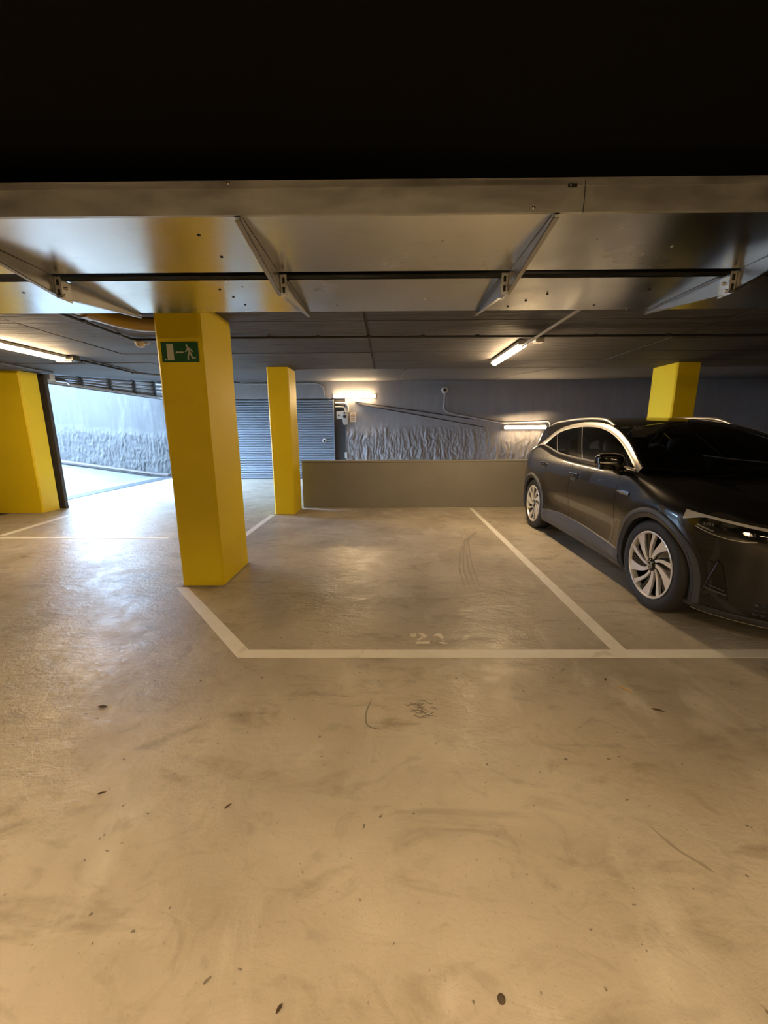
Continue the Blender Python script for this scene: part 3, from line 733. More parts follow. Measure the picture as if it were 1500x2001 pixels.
for off in (0, .045, .10, .145):
    stroke('tyre_mark', [(1.29+off*.2,5.5),(1.02+off*.4,5.0),(.86+off*.8,4.4),(.76+off,3.9),(.72+off,3.4)], .018, M['tyre_mark'])
stroke('scuff_mark', [(.96,1.175),(1.0,1.09),(1.045,1.05),(1.07,1.02)], .012, M['tyre_mark'])
# ------------------------------------------------------------------ the car
CARX, AXLE_Y, FOH = 3.005, 2.98, .87          # centre line, front axle, front overhang (car faces the camera)
SF, SR = FOH, FOH + 2.771                     # axle stations measured from the nose
WR = .366                                     # wheel radius
class Pchip:
    def __init__(s, pts):
        x = np.array([p[0] for p in pts], float); y = np.array([p[1] for p in pts], float)
        h = np.diff(x); d = np.diff(y)/h; m = np.zeros(len(x)); m[0] = d[0]; m[-1] = d[-1]
        for i in range(1, len(x)-1):
            if d[i-1]*d[i] <= 0: m[i] = 0
            else:
                w1 = 2*h[i]+h[i-1]; w2 = h[i]+2*h[i-1]; m[i] = (w1+w2)/(w1/d[i-1]+w2/d[i])
        s.x, s.y, s.m, s.h = x, y, m, h
    def __call__(s, t):
        t = min(max(t, s.x[0]), s.x[-1]); i = int(min(max(np.searchsorted(s.x, t)-1, 0), len(s.h)-1))
        u = (t-s.x[i])/s.h[i]; a = s.h[i]
        return float((2*u**3-3*u*u+1)*s.y[i] + (u**3-2*u*u+u)*a*s.m[i] + (-2*u**3+3*u*u)*s.y[i+1] + (u**3-u*u)*a*s.m[i+1])
LEN = 4.584
W0 = .917
L1, L2 = .95, 3.75
DY = Pchip([(.15,.10),(.22,.055),(.32,.032),(.45,.026),(.56,.022),(.68,.006),(.76,.0),(.84,.002),(.93,.012),(1.02,.027),(1.10,.05),(1.25,.09)])
DSF = Pchip([(.13,.16),(.20,.075),(.30,.035),(.45,.012),(.64,.0),(.76,.010),(.85,.04),(.95,.11),(1.1,.3)])
DSR = Pchip([(.15,.16),(.25,.06),(.40,.01),(.60,.0),(.75,.03),(.9,.07),(1.1,.14)])
ZT = Pchip([(0,.835),(.12,.862),(.3,.902),(.6,.950),(.9,1.0),(1.2,1.06),(1.35,1.085),(1.6,1.095),(2.3,1.105),(3.0,1.14),(3.44,1.205),(3.7,1.235),(4.0,1.20),(4.3,1.12),(4.45,1.06),(4.584,1.0)])
RSH = Pchip([(0,.10),(.6,.13),(1.0,.11),(1.4,.045),(3.6,.045),(4.1,.07),(4.6,.08)])
ZB = .19
def inset(s, z):
    r = RSH(s); k = (z-(ZT(s)-r))/r
    k = min(max(k, 0), 1)*.97
    return r*(1-math.sqrt(1-k*k))*.85
def flare(s, z):
    f = 0
    for a in (SF, SR):
        r = math.hypot(s-a, z-WR); f += .016*math.exp(-((r-.46)/.10)**2)
    mid = 1/(1+math.exp(-(s-1.5)/.08)) * 1/(1+math.exp((s-3.05)/.08))
    f -= .014*mid*math.exp(-((z-.50)/.12)**2)
    return f
PF, QF, PR, QR = 3.0, 2.7, 3.2, 3.0
def side_pt(tau, z):
    """point on the body side contour: returns (station, half width)"""
    if tau <= 1:
        ph = tau*math.pi/2; cs, sn = max(0, math.cos(ph)), math.sin(ph)
        s_ref = L1*(1-cs**(2/QF)); ins = inset(s_ref, z)
        w = W0 - DY(z) - ins; ds = DSF(z) + ins*.8*(1-tau*tau)
        s = ds + (L1-ds)*(1-cs**(2/QF)); y = w*sn**(2/PF)
    elif tau <= 2:
        s = L1 + (L2-L1)*(tau-1); y = W0 - DY(z) - inset(s, z)
    else:
        ph = (3-tau)*math.pi/2; cs, sn = max(0, math.cos(ph)), math.sin(ph)
        LR = LEN-L2; s_ref = LEN - LR*(1-cs**(2/QR)); ins = inset(s_ref, z)
        w = W0 - DY(z) - ins; ds = DSR(z)
        s = LEN - ds - (LR-ds)*(1-cs**(2/QR)); y = w*sn**(2/PR)
    return s, y + flare(s, z)*min(1, y/.6)
def y_side(s, z):
    """half width of the body at a station"""
    if s < L1:
        ins = inset(s, z); ds = DSF(z); w = W0 - DY(z) - ins
        u = min(1, max(0, (L1-s)/(L1-ds))); y = w*max(0, 1-u**QF)**(1/PF)
    elif s <= L2: y = W0 - DY(z) - inset(s, z)
    else:
        LR = LEN-L2; ins = inset(s, z); ds = DSR(z); w = W0 - DY(z) - ins
        u = min(1, max(0, (s-L2)/(LR-ds))); y = w*max(0, 1-u**QR)**(1/PR)
    return y + flare(s, z)*min(1, y/.6)
def tau_of(s): return 1 + (s-L1)/(L2-L1)
def CP(s, y, z): return (CARX + y, AXLE_Y + s - FOH, z)

# greenhouse: an arch line from the A pillar over the roof edge to the tail
ARCH = Pchip([(1.24,1.10),(1.40,1.195),(1.56,1.28),(1.76,1.365),(1.956,1.43),(2.2,1.485),(2.45,1.515),(2.70,1.523),(2.95,1.513),(3.25,1.475),(3.456,1.41),(3.62,1.315),(3.80,1.235),(4.05,1.185),(4.36,1.09)])
ROOF = Pchip([(1.24,1.10),(1.40,1.195),(1.56,1.28),(1.76,1.365),(1.956,1.43),(2.2,1.485),(2.45,1.518),(2.70,1.532),(3.0,1.535),(3.4,1.52),(3.95,1.47),(4.15,1.36),(4.36,1.10)])
def y_green(s, z):
    zb = ZT(s); yb = y_side(s, zb) - .012
    return yb - .235*max(0, (z-zb)/.5)**1.12
BOW = Pchip([(1.24,.20),(1.7,.19),(2.1,.13),(2.6,.0),(3.4,-.05),(3.9,-.07),(4.36,-.10)])
CROWN = Pchip([(1.24,-.03),(1.5,.02),(2.0,.05),(2.8,.05),(3.6,.045),(4.36,.03)])
def roof_edge(s):
    z = ROOF(s); return z, y_green(s, min(z, ARCH(s)) if s < 2.7 else 1.10 + (z-1.10)*.98)
def roof_pt(s, q, lift=0):
    """q -1..1 across, at roof edge station s"""
    z, y = roof_edge(s); k = 1-abs(q)**2.2
    return CP(s - BOW(s)*k, y*q, z + CROWN(s)*k + lift)

M['paint'] = plain('near_black_car_paint', (.010,.0098,.0105), .25, .2, .35, coat=.7)
M['clad'] = plain('satin_grey_cladding', (.062,.066,.074), .42)
M['clad_dark'] = plain('dark_cladding', (.035,.037,.041), .35)
M['gloss_black'] = plain('gloss_black_trim', (.004,.004,.004), .06, 0, .6)
M['tyre'] = noisy('tyre_rubber', (.018,.018,.019), (.028,.028,.029), 30, 4, (.6,.75))
M['alloy'] = plain('machined_alloy', (.86,.87,.90), .3, .35)
M['silver_trim'] = plain('silver_trim', (.72,.70,.68), .3, .8)
M['interior'] = plain('dark_interior', (.02,.02,.02), .7)
M['seat'] = noisy('dark_seat_fabric', (.014,.014,.016), (.024,.024,.027), 30, 3, (.8,.9))
M['glass'] = glass_mat('tinted_side_glass', (.74,.78,.74))
M['screen'] = glass_mat('windscreen_glass', (.85,.87,.85))
M['light_bar'] = plain('pale_daytime_light_bar', (.62,.62,.62), .25)
M['lens'] = plain('dark_headlight_lens', (.012,.013,.010), .06, .3, .6, coat=1)
M['red'] = plain('dark_red_lens', (.16,.01,.01), .15, 0, .5, coat=1)
M['disc'] = plain('brake_disc', (.25,.25,.26), .35, 1.)
car = thing('car', 'near-black electric crossover parked nose out right of the empty bay', 'car', (CARX, AXLE_Y, 0))
def arch_cut(q):
    s = sum(p[1] for p in q)/4 - AXLE_Y + FOH; z = sum(p[2] for p in q)/4
    return any(math.hypot(s-a, z-WR) < .405 for a in (SF, SR))
GAP = .0028
def vals(a, b, step): 
    n = max(2, int(math.ceil((b-a)/step))+1); return lin(a, b, n)
def vlev(n=26): return [i/(n-1) for i in range(n)]
VL = [0, .04, .08, .13, .18, .24, .30, .36, .42, .48, .54, .60, .66, .72, .77, .81, .85, .88, .905, .93, .95, .97, .985, 1.0]
def sgrid(sg, taus, vl=VL, off=0, z0=ZB, ztop=None):
    def fn(tau, v):
        s_ref = side_pt(tau, .6)[0]
        zt = ZT(s_ref) if ztop is None else ztop(s_ref)
        z = z0 + (zt-z0)*v
        s, y = side_pt(tau, z)
        return CP(s, sg*(y+off), z)
    return MB().grid(fn, taus, vl, arch_cut)
# body side panels, each its own mesh with a shut line between them
fd0, bp, rd1 = 1.43, 2.44, 3.40
for sg in (-1, 1):
    tf = lin(0, 1, 66) + vals(1+1e-4, tau_of(fd0-GAP), .006)[1:]
    sgrid(sg, tf).build('front_fender', M['paint'], car, smooth=50)
    for nm_, a, b in (('front_door', fd0, bp), ('rear_door', bp, rd1)):
        d = sgrid(sg, vals(tau_of(a+GAP), tau_of(b-GAP), .008)).build(nm_, M['paint'], car, smooth=50)
        if nm_ == 'front_door': door_f = d
        else: door_r = d
        # handle: flush grip with a bright lip over a dark recess
        hs = b - .10; hz = .925 if nm_ == 'front_door' else .985
        def hp(s, z, o, sg=sg): return CP(s, sg*(y_side(s, z)+o), z)
        m = MB().grid(lambda s, z: hp(s, z, .004 + .016*math.sin(math.pi*min(1, max(0, (s-hs+.115)/.23))) * math.sin(math.pi*min(1, max(0, (z-hz+.024)/.048)))), lin(hs-.115, hs+.115, 15), lin(hz-.024, hz+.024, 7))
        m.build('door_handle', M['gloss_black'], d, smooth=60)
        m = MB().grid(lambda s, z: hp(s, z, .012), lin(hs-.10, hs+.10, 12), [hz+.022, hz+.034]).build('handle_lip', M['chrome'], d)
        m = MB().grid(lambda s, z: hp(s, z, .003), lin(hs-.07, hs+.07, 12), [hz-.052, hz-.026]).build('handle_recess', M['black'], d)
    tr = vals(tau_of(rd1+GAP), 2, .006) + lin(2.0001, 3, 60)[1:]
    sgrid(sg, tr).build('rear_fender', M['paint'], car, smooth=50)
    # dark structure behind the shut lines
    sgrid(sg, vals(tau_of(1.25), tau_of(3.5), .05), off=-.03).build('inner_shell', M['black'], car)
    # wheel housings
    for a, nm_ in ((SF, 'front_wheel_well'), (SR, 'rear_wheel_well')):
        n = 26; m = MB()
        def wp(ang, y): return CP(a + .402*math.cos(ang), sg*y, WR + .402*math.sin(ang))
        yo = lambda ang: y_side(a + .402*math.cos(ang), max(.2, WR + .402*math.sin(ang))) - .012
        ring = [(-.42) + (math.pi+.84)*k/(n-1) for k in range(n)]
        m.grid(lambda ang, t: wp(ang, .45 + (yo(ang)-.45)*t), ring, [0, .5, 1])
        m.add([wp(g, .45) for g in ring], [tuple(range(n))])
        m.build(nm_, M['black'], car)
    # arch cladding: an outer band and a darker rolled inner lip
    for a, nm_ in ((SF, 'front_arch_cladding'), (SR, 'rear_arch_cladding')):
        n = 60
        lo = -.42; hi = math.pi + .42
        angs = [lo + (hi-lo)*k/(n-1) for k in range(n)]
        def band(r, o, dy=0):
            return lambda ang: CP(a + r*math.cos(ang), sg*(y_side(a + r*math.cos(ang), max(.19, WR + r*math.sin(ang))) + o - dy), max(.19, WR + r*math.sin(ang)))
        secs = [band(.462, -.008), band(.462, .007), band(.452, .0125), band(.425, .0145)]
        m = MB().grid(lambda ang, k: secs[k](ang), angs, list(range(4)))
        b0 = m.build(nm_, M['clad'], car, smooth=40)
        secs2 = [band(.423, .0145), band(.418, .010), band(.395, .010), band(.386, .004), band(.386, -.05)]
        MB().grid(lambda ang, k: secs2[k](ang), angs, list(range(5))).build('arch_lip', M['clad_dark'], b0, smooth=40)
    # sill cladding between the arches
    ztop_s = Pchip([(1.25,.365),(1.45,.375),(2.2,.42),(2.6,.425),(3.1,.385),(3.3,.37)])
    def sill(s, k):
        zt = ztop_s(s)
        z, o = [(zt, .0), (zt-.006, .012), (zt-.04, .016), ((zt+.24)/2, .022), (.24, .020), (.20, .008), (.185, -.06), (.185, -.25)][k]
        return CP(s, sg*(y_side(s, z)+o), z)
    sc_ = MB().grid(sill, lin(1.285, 3.225, 60), list(range(8))).build('sill_cladding', M['clad'], car, smooth=40)
    MB().grid(lambda s, k: CP(s, sg*(y_side(s, .3)+(.0225 if k else .021)), .225 + .012*k), lin(1.3, 3.2, 40), [0, 1]).build('sill_groove', M['clad_dark'], sc_)
    # fender badge: a slim bright wing
    bdg = MB(); bs, bz = 1.325, .888
    def bp_(s, z, o): return CP(s, sg*(y_side(s, z)+o), z)
    bdg.grid(lambda s, t: bp_(s, bz + (t-.5)*.034*min(1, (bs+.10-s)/.09, 1) + .10*(s-bs)*0, .006), lin(bs-.10, bs+.095, 14), [0, .5, 1])
    bdg.build('fender_badge', M['chrome'], car)
    # side glazing
    LEAN = 1.2
    def gl_pt(sb, t, off=0):
        s = sb
        z0 = ZT(sb) + .012
        for _ in range(4):
            zA = ARCH(s); z = z0 + (zA-z0)*t; s = sb + LEAN*(z-z0)
        z = z0 + (ARCH(s)-z0)*t
        return CP(s, sg*(y_green(s, z)+off), z)
    def pane(name, a, b, mat, t0=0, t1=.985, off=0):
        return MB().grid(lambda s, t: gl_pt(s, t, off), vals(a, b, .04), lin(t0, t1, 14)).build(name, mat, car, smooth=60)
    pane('front_quarter_glass', 1.28, 1.415, M['glass'])
    pane('front_side_window', 1.445, 2.33, M['glass'])
    pane('rear_side_window', 2.45, 3.07, M['glass'])
    pane('rear_quarter_glass', 3.105, 3.56, M['glass'])
    pane('pillar_cover', 2.332, 2.448, M['gloss_black'], off=.002)
    pane('tail_panel', 3.565, 4.20, M['paint'], off=-.001)
    for nm_, a, w in (('window_divider', 1.417, .026), ('window_divider', 3.072, .032)):
        pane(nm_, a, a+w, M['gloss_black'], off=.003)
    MB().grid(lambda k, t: gl_pt(2.330 + .012*k, t, .005), [0, 1], lin(.02, .98, 14)).build('window_strip', M['silver_trim'], car)
    MB().grid(lambda k, t: gl_pt(3.080 + .010*k, t, .005), [0, 1], lin(.02, .98, 14)).build('window_strip', M['silver_trim'], car)
    MB().grid(lambda s, k: CP(s, sg*(y_green(s, ZT(s)+.0)+[.012,.014,.004][k]), ZT(s)+[-.002,.014,.018][k]), lin(1.30, 3.66, 60), [0, 1, 2]).build('belt_strip', M['silver_trim'], car, smooth=60)
    # bright arch trim along pillar and roof edge
    ss = lin(1.245, 4.34, 110)
    def arch_trim(s, k):
        ds_ = .01; tz = (ARCH(s+ds_)-ARCH(s-ds_))/(2*ds_); ln = math.hypot(1, tz); nx, nz = -tz/ln, 1/ln
        w = .045 if s < 3.2 else .045 + .03*math.exp(-((s-3.6)/.2)**2)
        d, o = [(.006, -.012), (.008, .008), (-.01, .013), (-w*.7, .012), (-w, .008), (-w-.002, -.004)][k]
        S_, Z_ = s + nx*d, ARCH(s) + nz*d
        return CP(S_, sg*(y_green(s, Z_)+o), Z_)
    MB().grid(arch_trim, ss, list(range(6))).build('roof_arch_trim', M['silver_trim'], car, smooth=50)
    MB().grid(lambda s, t: tuple(np.array(CP(s, sg*y_green(s, ARCH(s)), ARCH(s)))*(1-t) + np.array(roof_pt(min(s, 3.95+.12*(s-3.3)), sg*1.0))*t), lin(2.6, 4.34, 50), lin(0, 1, 6)).build('rear_pillar', M['paint'], car, smooth=60)
    # roof rail
    rl = []
    for s in lin(2.12, 3.95, 40):
        k = min(1, (s-2.12)/.28, (3.95-s)/.4); k = math.sin(max(0, k)*math.pi/2)
        p = roof_pt(s, sg*.93); rl.append((p[0], p[1], p[2] - .012 + .042*k))
    MB().tube(rl, [.008 + .010*min(1, i/5, (39-i)/5) for i in range(40)], 10, squash=1.2).build('roof_rail', M['silver_trim'], car, smooth=60)
    # door mirror
    mx_, my_, mz_ = 1.47, .985, 1.15
    mb_ = bmesh.new(); bmesh.ops.create_icosphere(mb_, subdivisions=4, radius=1)
    for v in mb_.verts:
        x, y, z = v.co
        fl_ = lambda t: math.copysign(abs(t)**.62, t)
        x, y, z = fl_(x), fl_(y), fl_(z)
        yy = my_ + .108*x; zz = mz_ + .076*z*(1-.12*x) + .012*x; s_ = mx_ + (.085*y if y < 0 else .045*y) + .03*x
        v.co = Vector(CP(s_, sg*yy, zz))
    mm = MB(); mm.add([v.co for v in mb_.verts], [tuple(v.index for v in f.verts) for f in mb_.faces]); mb_.free()
    mr = mm.build('door_mirror', M['gloss_black'], car, smooth=60)
    def lowcap(u, t):
        a = -math.pi*.5 + math.pi*u
        return CP(mx_ - .088*math.cos(a)**.6 if math.cos(a) > 1e-6 else mx_, sg*(my_ + .102*math.sin(a)), mz_ - .026 - .042*t)
    MB().grid(lowcap, lin(.03, .97, 14), [0, .5, 1]).build('mirror_skirt', M['paint'], mr, smooth=60)
    MB().grid(lambda u, t: CP(mx_ - .0935*max(.05, math.cos(-1.4+2.7*u))**.6, sg*(my_ + .106*math.sin(-1.4+2.7*u)), mz_ - .012 + .012*t), lin(.15, .98, 14), [0, 1]).build('mirror_indicator', M['silver_trim'], mr)
    MB().grid(lambda a, b: CP(mx_ + .047, sg*(my_ + a), mz_ + b), lin(-.09, .09, 4), lin(-.058, .058, 4)).build('mirror_glass', M['chrome'], mr)
    m = MB().tube([CP(mx_-.02, sg*(my_-.06), mz_-.07), CP(mx_-.03, sg*(my_-.11), mz_-.10), CP(mx_-.02, sg*.845, mz_-.085)], [.035,.03,.034], 12, squash=1.4)
    m.build('mirror_arm', M['gloss_black'], mr, smooth=60)
    # headlight: dark lens with a pale bar along its upper edge
    def fpt(tau, z, o):
        s, y = side_pt(tau, z); s2, y2 = side_pt(tau+.004, z); dx, dy = s2-s, y2-y; ln = math.hypot(dx, dy) or 1
        return CP(s - dy/ln*o, sg*(y + dx/ln*o), z)
    HT = lambda tau: ZT(side_pt(tau, .7)[0]) - .066 + .046*max(0, 1-tau/.78)
    t_out, t_in = .80, .42
    hb = lambda tau: .092*max(.0, math.sin(math.pi*min(1, max(0, (t_out-tau)/(t_out-t_in)*.80+.08))))**.7
    hl = MB().grid(lambda tau, t: fpt(tau, HT(tau) - .012 - (hb(tau)+.012)*t, .006), lin(t_in-.02, t_out-.02, 36), lin(0, 1, 8)).build('headlight', M['lens'], car, smooth=60)
    def bar(tau, t):
        w = .016 + .05*max(0, (tau-(t_out-.11))/.11)**1.3
        top = HT(tau) + .006
        return fpt(tau, top - w*t, .013)
    MB().grid(bar, lin(.02, t_out, 60), lin(0, 1, 5)).build('light_bar', M['light_bar'], hl, smooth=60)
    for tq in (.50, .60, .68):
        p0 = fpt(tq, HT(tq)-.05, .008)
        m = MB()
        for k in range(4):
            a = .013*(k-1.5)
            m.add([fpt(tq+a-.005, HT(tq)-.058, .0075), fpt(tq+a+.004, HT(tq)-.058, .0075), fpt(tq+a+.004, HT(tq)-.038, .0075), fpt(tq+a-.005, HT(tq)-.038, .0075)], [(0,1,2,3)])
        m.build('reflector', M['chrome'], hl)
    MB().grid(lambda tau, t: fpt(tau, HT(tau) - .018 - hb(tau) + (t-.5)*.005, .0085), lin(.47, .74, 30), [0, 1]).build('lens_edge', M['silver_trim'], hl)
    MB().grid(lambda tau, t: fpt(tau, HT(tau) - .012 - hb(tau)*.84 + (t-.5)*.010, .008), lin(.655, .735, 14), [0, 1]).build('lens_hook', M['chrome'], hl)  # chrome hook of the daytime light, low in the outer lens
    # bumper air curtain: slanted recess with bright blades
    ac = lambda tau, t: fpt(tau + .085*(1-t), .285 + .24*t, .004)
    MB().grid(lambda u, t: fpt(.55 + .115*u*(1-.45*t) + .06*t,   .325 + .24*t, .005), lin(0, 1, 10), lin(0, 1, 12)).build('air_intake', M['gloss_black'], car, smooth=60)
    m = MB()
    for (u0, u1, z0, z1) in ((.56,.66,.35,.363),(.575,.645,.38,.388)):
        m.grid(lambda u, t: fpt(u0 + (u1-u0)*u, z0 + (z1-z0)*t + .02*u, .009), lin(0, 1, 6), [0, 1])
    m.build('intake_blade', M['clad'], car)
    m = MB().tube([fpt(.67 - .045*t, .33 + .245*t, .006) for t in lin(0, 1, 8)], .006, 8); m.build('intake_edge', M['paint'], car, smooth=60)
    # lower bumper skirt
    MB().grid(lambda tau, k: fpt(tau, [.235,.225,.195,.185][k], [.002,.014,.016,-.02][k]), lin(0.001, .80, 40), [0,1,2,3]).build('bumper_skirt', M['clad_dark'], car, smooth=50)
    MB().grid(lambda tau, k: fpt(tau, [.188,.180][k], .017), lin(0.001, .72, 40), [0,1]).build('skirt_strip', M['silver_trim'], car, smooth=50)
    # tail lamp and rear skirt
    MB().grid(lambda tau, t: fpt2(tau, .90 + .10*t, .005), lin(2.42, 2.98, 30), lin(0, 1, 4)).build('tail_light', M['red'], car, smooth=60) if False else None
# lower grille slats: rows of slanted dark fins across the nose
gm = MB()
for r in range(3):
    for k in range(-13, 14):
        tau = abs(k)*.032; sg = -1 if k < 0 else 1
        z = .265 + r*.035
        s, y = side_pt(tau, z)
        gm.add([CP(s-.006, sg*y+a, z+b) for a, b in ((-.018,0),(.018,.006),(.018,.016),(-.018,.010))] + [CP(s+.03, sg*y+a, z+b) for a, b in ((-.018,0),(.018,.006),(.018,.016),(-.018,.010))],
               [(0,1,2,3),(7,6,5,4),(0,4,5,1),(1,5,6,2),(2,6,7,3),(3,7,4,0)])
go = gm.build('grille_fins', M['clad_dark'], car); go['kind'] = 'stuff'
# hood: from the shoulder edge to a raised centre
ZC = Pchip([(-.1,.82),(.06,.848),(.2,.89),(.4,.938),(.7,.99),(1.0,1.04),(1.35,1.08)])
hood_t = lin(0.0, 1, 50) + vals(1.0001, tau_of(1.24), .012)[1:]
def hood(tau, q):
    zr = ZT(side_pt(tau, .6)[0]); s, y = side_pt(tau, zr)
    zc = max(ZC(s), zr+.004); k = 1 - abs(q)**2.4
    rib = .010*math.exp(-((abs(q)-.62)/.10)**2) * min(1, s/.4)
    return CP(s, y*q, zr + (zc-zr)*k + rib)
MB().grid(hood, hood_t, lin(-1, 1, 41)).build('hood', M['paint'], car, smooth=50)
ttail = vals(tau_of(3.6), 2, .02) + lin(2.0001, 3, 30)[1:]
def deck(tau, q):
    zr = ZT(side_pt(tau, .6)[0]); s, y = side_pt(tau, zr); return CP(s, y*q, zr + .01*(1-q*q))
MB().grid(deck, [t for t in ttail if side_pt(t, .6)[0] > 4.28], lin(-1, 1, 21)).build('tailgate', M['paint'], car, smooth=50)
# glazing across and roof
QS = lin(-1, 1, 33)
MB().grid(lambda s, q: roof_pt(s, q*.975), lin(1.25, 2.10, 30), QS).build('windscreen', M['screen'], car, smooth=60)
MB().grid(lambda s, q: roof_pt(s, q, .003), lin(2.10, 3.95, 50), QS).build('roof', M['gloss_black'], car, smooth=60)
MB().grid(lambda s, q: roof_pt(s, q*.985), lin(3.95, 4.36, 16), QS).build('rear_window', M['glass'], car, smooth=60)
wsf = MB()
for sg in (-1, 1):
    wsf.grid(lambda s, q: roof_pt(s, sg*q, .003), lin(1.25, 2.10, 30), [.945, .975, 1.0])
wsf.grid(lambda s, q: roof_pt(s, q, .003), [1.242, 1.275], QS)
wsf.grid(lambda s, q: roof_pt(s, q, .003), [2.045, 2.10], QS)
wsf.build('windscreen_surround', M['gloss_black'], car, smooth=60)
sp_ = MB().grid(lambda s, q: (lambda p: (p[0], p[1] + .12*(s-3.95)/.12, p[2] + .012))(roof_pt(3.95, q*.96)), [3.95, 4.07], QS)
sp_.build('roof_spoiler', M['paint'], car, smooth=60)
# underbody
ub = MB().prism([(CARX-.80,AXLE_Y+.42),(CARX+.80,AXLE_Y+.42),(CARX+.80,AXLE_Y+2.35),(CARX-.80,AXLE_Y+2.35)], 2, .17, .36)
ub.box(CARX-.44, CARX+.44, AXLE_Y-.72, AXLE_Y+.45, .19, .36).box(CARX-.44, CARX+.44, AXLE_Y+2.3, AXLE_Y+3.55, .19, .40)
ub.box(CARX-.50, CARX+.50, AXLE_Y-.66, AXLE_Y-.45, .19, .5)
ub.build('underbody', M['black'], car)
# cabin
cb = MB().box(CARX-.74, CARX+.74, AXLE_Y+.42, AXLE_Y+3.3, .37, .40).box(CARX-.78, CARX+.78, AXLE_Y+.30, AXLE_Y+.36, .37, .96)
cb.build('cabin_floor', M['interior'], car)
db = MB().grid(lambda s, q: CP(s, .80*q, .985 + .02*(1-q*q) - .25*max(0, (s-1.50)/.2)**2 + .03*math.exp(-((q-.45)/.22)**2)*math.sin(math.pi*min(1, max(0, (s-1.2)/.5)))), lin(1.12, 1.70, 16), lin(-1, 1, 25))
db.build('dashboard', M['interior'], car, smooth=60)
def seat(y, s, w, bench=False):
    t = MB()
    t.grid(lambda a, b: CP(s - .48 + .50*a, y + w*b, .62 + .05*abs(b)**3 - .03*math.sin(math.pi*a)), lin(0, 1, 8), lin(-1, 1, 11))
    t.grid(lambda a, b: CP(s + .02 + .20*a + .03*abs(b)**3*-1, y + w*b*(1-.18*a*a), .60 + .58*a), lin(0, 1, 10), lin(-1, 1, 11))
    t.grid(lambda a, b: CP(s + .14 + .20*a, y + w*b*(1-.18*a*a), .60 + .58*a), lin(0, 1, 10), lin(-1, 1, 11))
    so = t.build('seat', M['seat'], car, smooth=60)
    for hy in ((y,) if not bench else (y-.42, y, y+.42)):
        mb2 = bmesh.new(); bmesh.ops.create_icosphere(mb2, subdivisions=3, radius=1)
        m = MB(); fl_ = lambda t: math.copysign(abs(t)**.6, t)
        m.add([CP(s+.26+.055*fl_(v.co.y), hy+.125*fl_(v.co.x), 1.255+.085*fl_(v.co.z)) for v in mb2.verts], [tuple(v.index for v in f.verts) for f in mb2.faces]); mb2.free()
        m.tube([CP(s+.24, hy-.05, 1.12), CP(s+.25, hy-.05, 1.22)], .008, 6).tube([CP(s+.24, hy+.05, 1.12), CP(s+.25, hy+.05, 1.22)], .008, 6)
        m.build('headrest', M['seat'], so, smooth=60)
seat(-.37, 2.28, .26); seat(.37, 2.28, .26); seat(0, 3.15, .66, True)
ws = Vector(CP(1.83, .37, .96)); ax = Vector((0, -.86, .5)).normalized(); e1 = Vector((1,0,0)); e2 = ax.cross(e1).normalized()
m = MB().tube([ws + (e1*math.cos(a) + e2*math.sin(a)*.94)*.182 for a in [2*math.pi*k/40 for k in range(41)]], .016, 8, cap=False)
st = m.build('steering_wheel', M['interior'], car, smooth=60)
m = MB()
for a in (0, math.pi, -math.pi/2): m.tube([ws, ws + (e1*math.cos(a) + e2*math.sin(a))*.175], .018, 6)
m.lathe([(0,-.02),(.055,-.018),(.06,.02),(0,.03)], (0,0,0), 'z', 16)
kk = len(m.v) - 64
m.v = m.v[:kk] + [tuple(ws + e1*p[0] + e2*p[1] + ax*p[2]) for p in m.v[kk:]]
m.build('wheel_hub', M['interior'], st, smooth=50)
m = MB().grid(lambda a, b: CP(2.06 - .10 + .02*abs(a), a*.12, 1.40 + b), lin(-1, 1, 9), lin(0, .065, 3))
m.tube([CP(1.96, 0, 1.45), CP(1.93, 0, 1.53)], .012, 6)
m.build('rear_view_mirror', M['interior'], car, smooth=60)
m = MB().tube([CP(1.10+.0, -.52, 1.035), CP(1.13, -.1, 1.065), CP(1.16, .30, 1.060)], .008, 6)
m.build('wiper', M['black'], car)
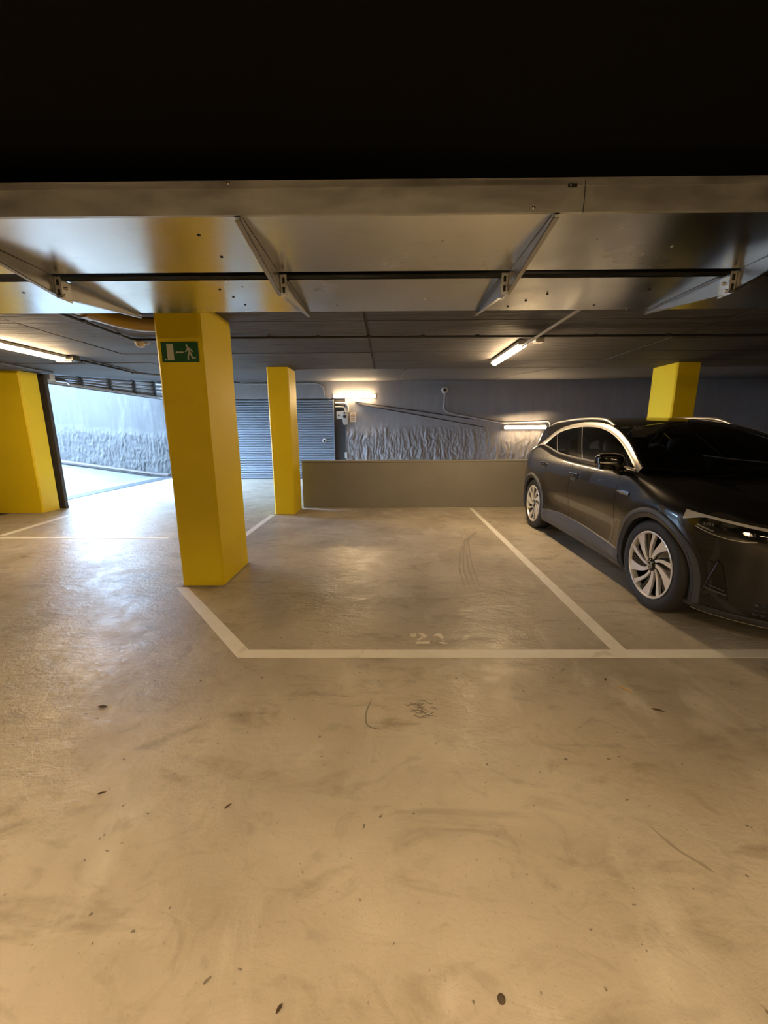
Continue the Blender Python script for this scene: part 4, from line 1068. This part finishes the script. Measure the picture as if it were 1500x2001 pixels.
# wheels
def wheel(sg, a, rot):
    yo = y_side(a, .62) - .004           # outer face of the tyre
    P0 = Vector(CP(a, 0, WR))
    def W(y, r, ang): return (CARX + sg*y, P0.y + r*math.cos(ang), WR + r*math.sin(ang))
    def ring(prof, n, close=False):
        m = MB(); k = len(prof)
        m.v = [W(y, r, 2*math.pi*i/n) for i in range(n) for (r, y) in prof]
        for i in range(n):
            j = (i+1) % n
            for q in range(k if close else k-1):
                q2 = (q+1) % k; m.f.append((i*k+q, j*k+q, j*k+q2, i*k+q2))
        return m
    o_ = yo
    ty = ring([(.262,o_-.22),(.300,o_-.235),(.345,o_-.232),(.362,o_-.20),(.366,o_-.16),(.366,o_-.045),(.360,o_-.018),(.345,o_-.004),(.315,o_+.002),(.285,o_-.004),(.262,o_-.016)], 72)
    w = ty.build('tyre', M['tyre'], car, smooth=50)
    gr = MB()
    for yy in (o_-.06, o_-.10, o_-.14):
        gr.add([W(yy + d, .3668, 2*math.pi*i/48) for i in range(48) for d in (-.004,.004)], [(2*i, 2*((i+1) % 48), 2*((i+1) % 48)+1, 2*i+1) for i in range(48)])
    gr.build('tread_groove', M['hole'], w)
    ring([(.268,o_-.010),(.272,o_-.004),(.266,o_+.0005),(.258,o_-.001),(.252,o_-.012),(.250,o_-.05)], 72).build('rim_lip', M['alloy'], w, smooth=50)
    ring([(.252,o_-.05),(.245,o_-.10),(.235,o_-.20)], 48).build('rim_barrel', M['gloss_black'], w, smooth=50)
    ring([(.0,o_-.135),(.165,o_-.135),(.168,o_-.15)], 40).build('brake_disc', M['disc'], w, smooth=40)
    ring([(.0,o_-.16),(.24,o_-.165)], 40).build('hub_carrier', M['black'], w)
    def blade(th, r0, r1, w0, w1, sw, mat, y0, y1, name):
        m = MB(); n = 10; top = []; bot = []
        for i in range(n):
            t = i/(n-1); r = r0 + (r1-r0)*t
            c = th + sw*(1-t)**1.5; hw = (w0 + (w1-w0)*t**1.6)/2
            y = o_ + y0 + (y1-y0)*t
            for s_ in (-1, 1):
                top.append(W(y, r, c + s_*hw/r)); bot.append(W(y-.022, r, c + s_*hw*.8/r))
        fs_ = []
        for i in range(n-1):
            a_ = 2*i; fs_ += [(a_,a_+2,a_+3,a_+1), (2*n+a_,2*n+a_+1,2*n+a_+3,2*n+a_+2), (a_,2*n+a_,2*n+a_+2,a_+2), (a_+1,a_+3,2*n+a_+3,2*n+a_+1)]
        m.add(top+bot, fs_); return m.build(name, mat, w)
    for k in range(5):
        th = rot + k*2*math.pi/5
        blade(th, .045, .258, .026, .098, -.55, M['alloy'], -.022, -.006, 'wheel_spoke')
        blade(th + .66, .055, .258, .022, .042, -.50, M['alloy'], -.024, -.008, 'wheel_spoke')
        blade(th + .30, .045, .256, .03, .06, -.5, M['gloss_black'], -.036, -.02, 'dark_spoke')
    ring([(0,o_-.008),(.028,o_-.008),(.036,o_-.014),(.055,o_-.022),(.06,o_-.05)], 28).build('hub_cap', M['gloss_black'], w, smooth=40)
    em = MB()
    for (p, q) in (((-.55,.62),(-.05,.02)),((.55,.62),(.05,.02)),((-.72,.30),(-.42,-.72)),((-.42,-.72),(0,-.05)),((0,-.05),(.42,-.72)),((.42,-.72),(.72,.30))):
        em.tube([Vector((CARX + sg*(o_-.006), P0.y + sg*p[0]*.026, WR + p[1]*.026)), Vector((CARX + sg*(o_-.006), P0.y + sg*q[0]*.026, WR + q[1]*.026))], .0022, 6)
    em.build('hub_emblem', M['alloy'], w)
    ring([(.0265,o_-.0075),(.0295,o_-.006),(.0300,o_-.0105)], 28).build('emblem_ring', M['alloy'], w)
for sg in (-1, 1):
    wheel(sg, SF, .95 if sg < 0 else .4)
    wheel(sg, SR, .2 if sg < 0 else 1.1)

# parked very slightly askew
car.location = (CARX, AXLE_Y, 0)
car.rotation_euler = (0, 0, math.radians(-1.7))
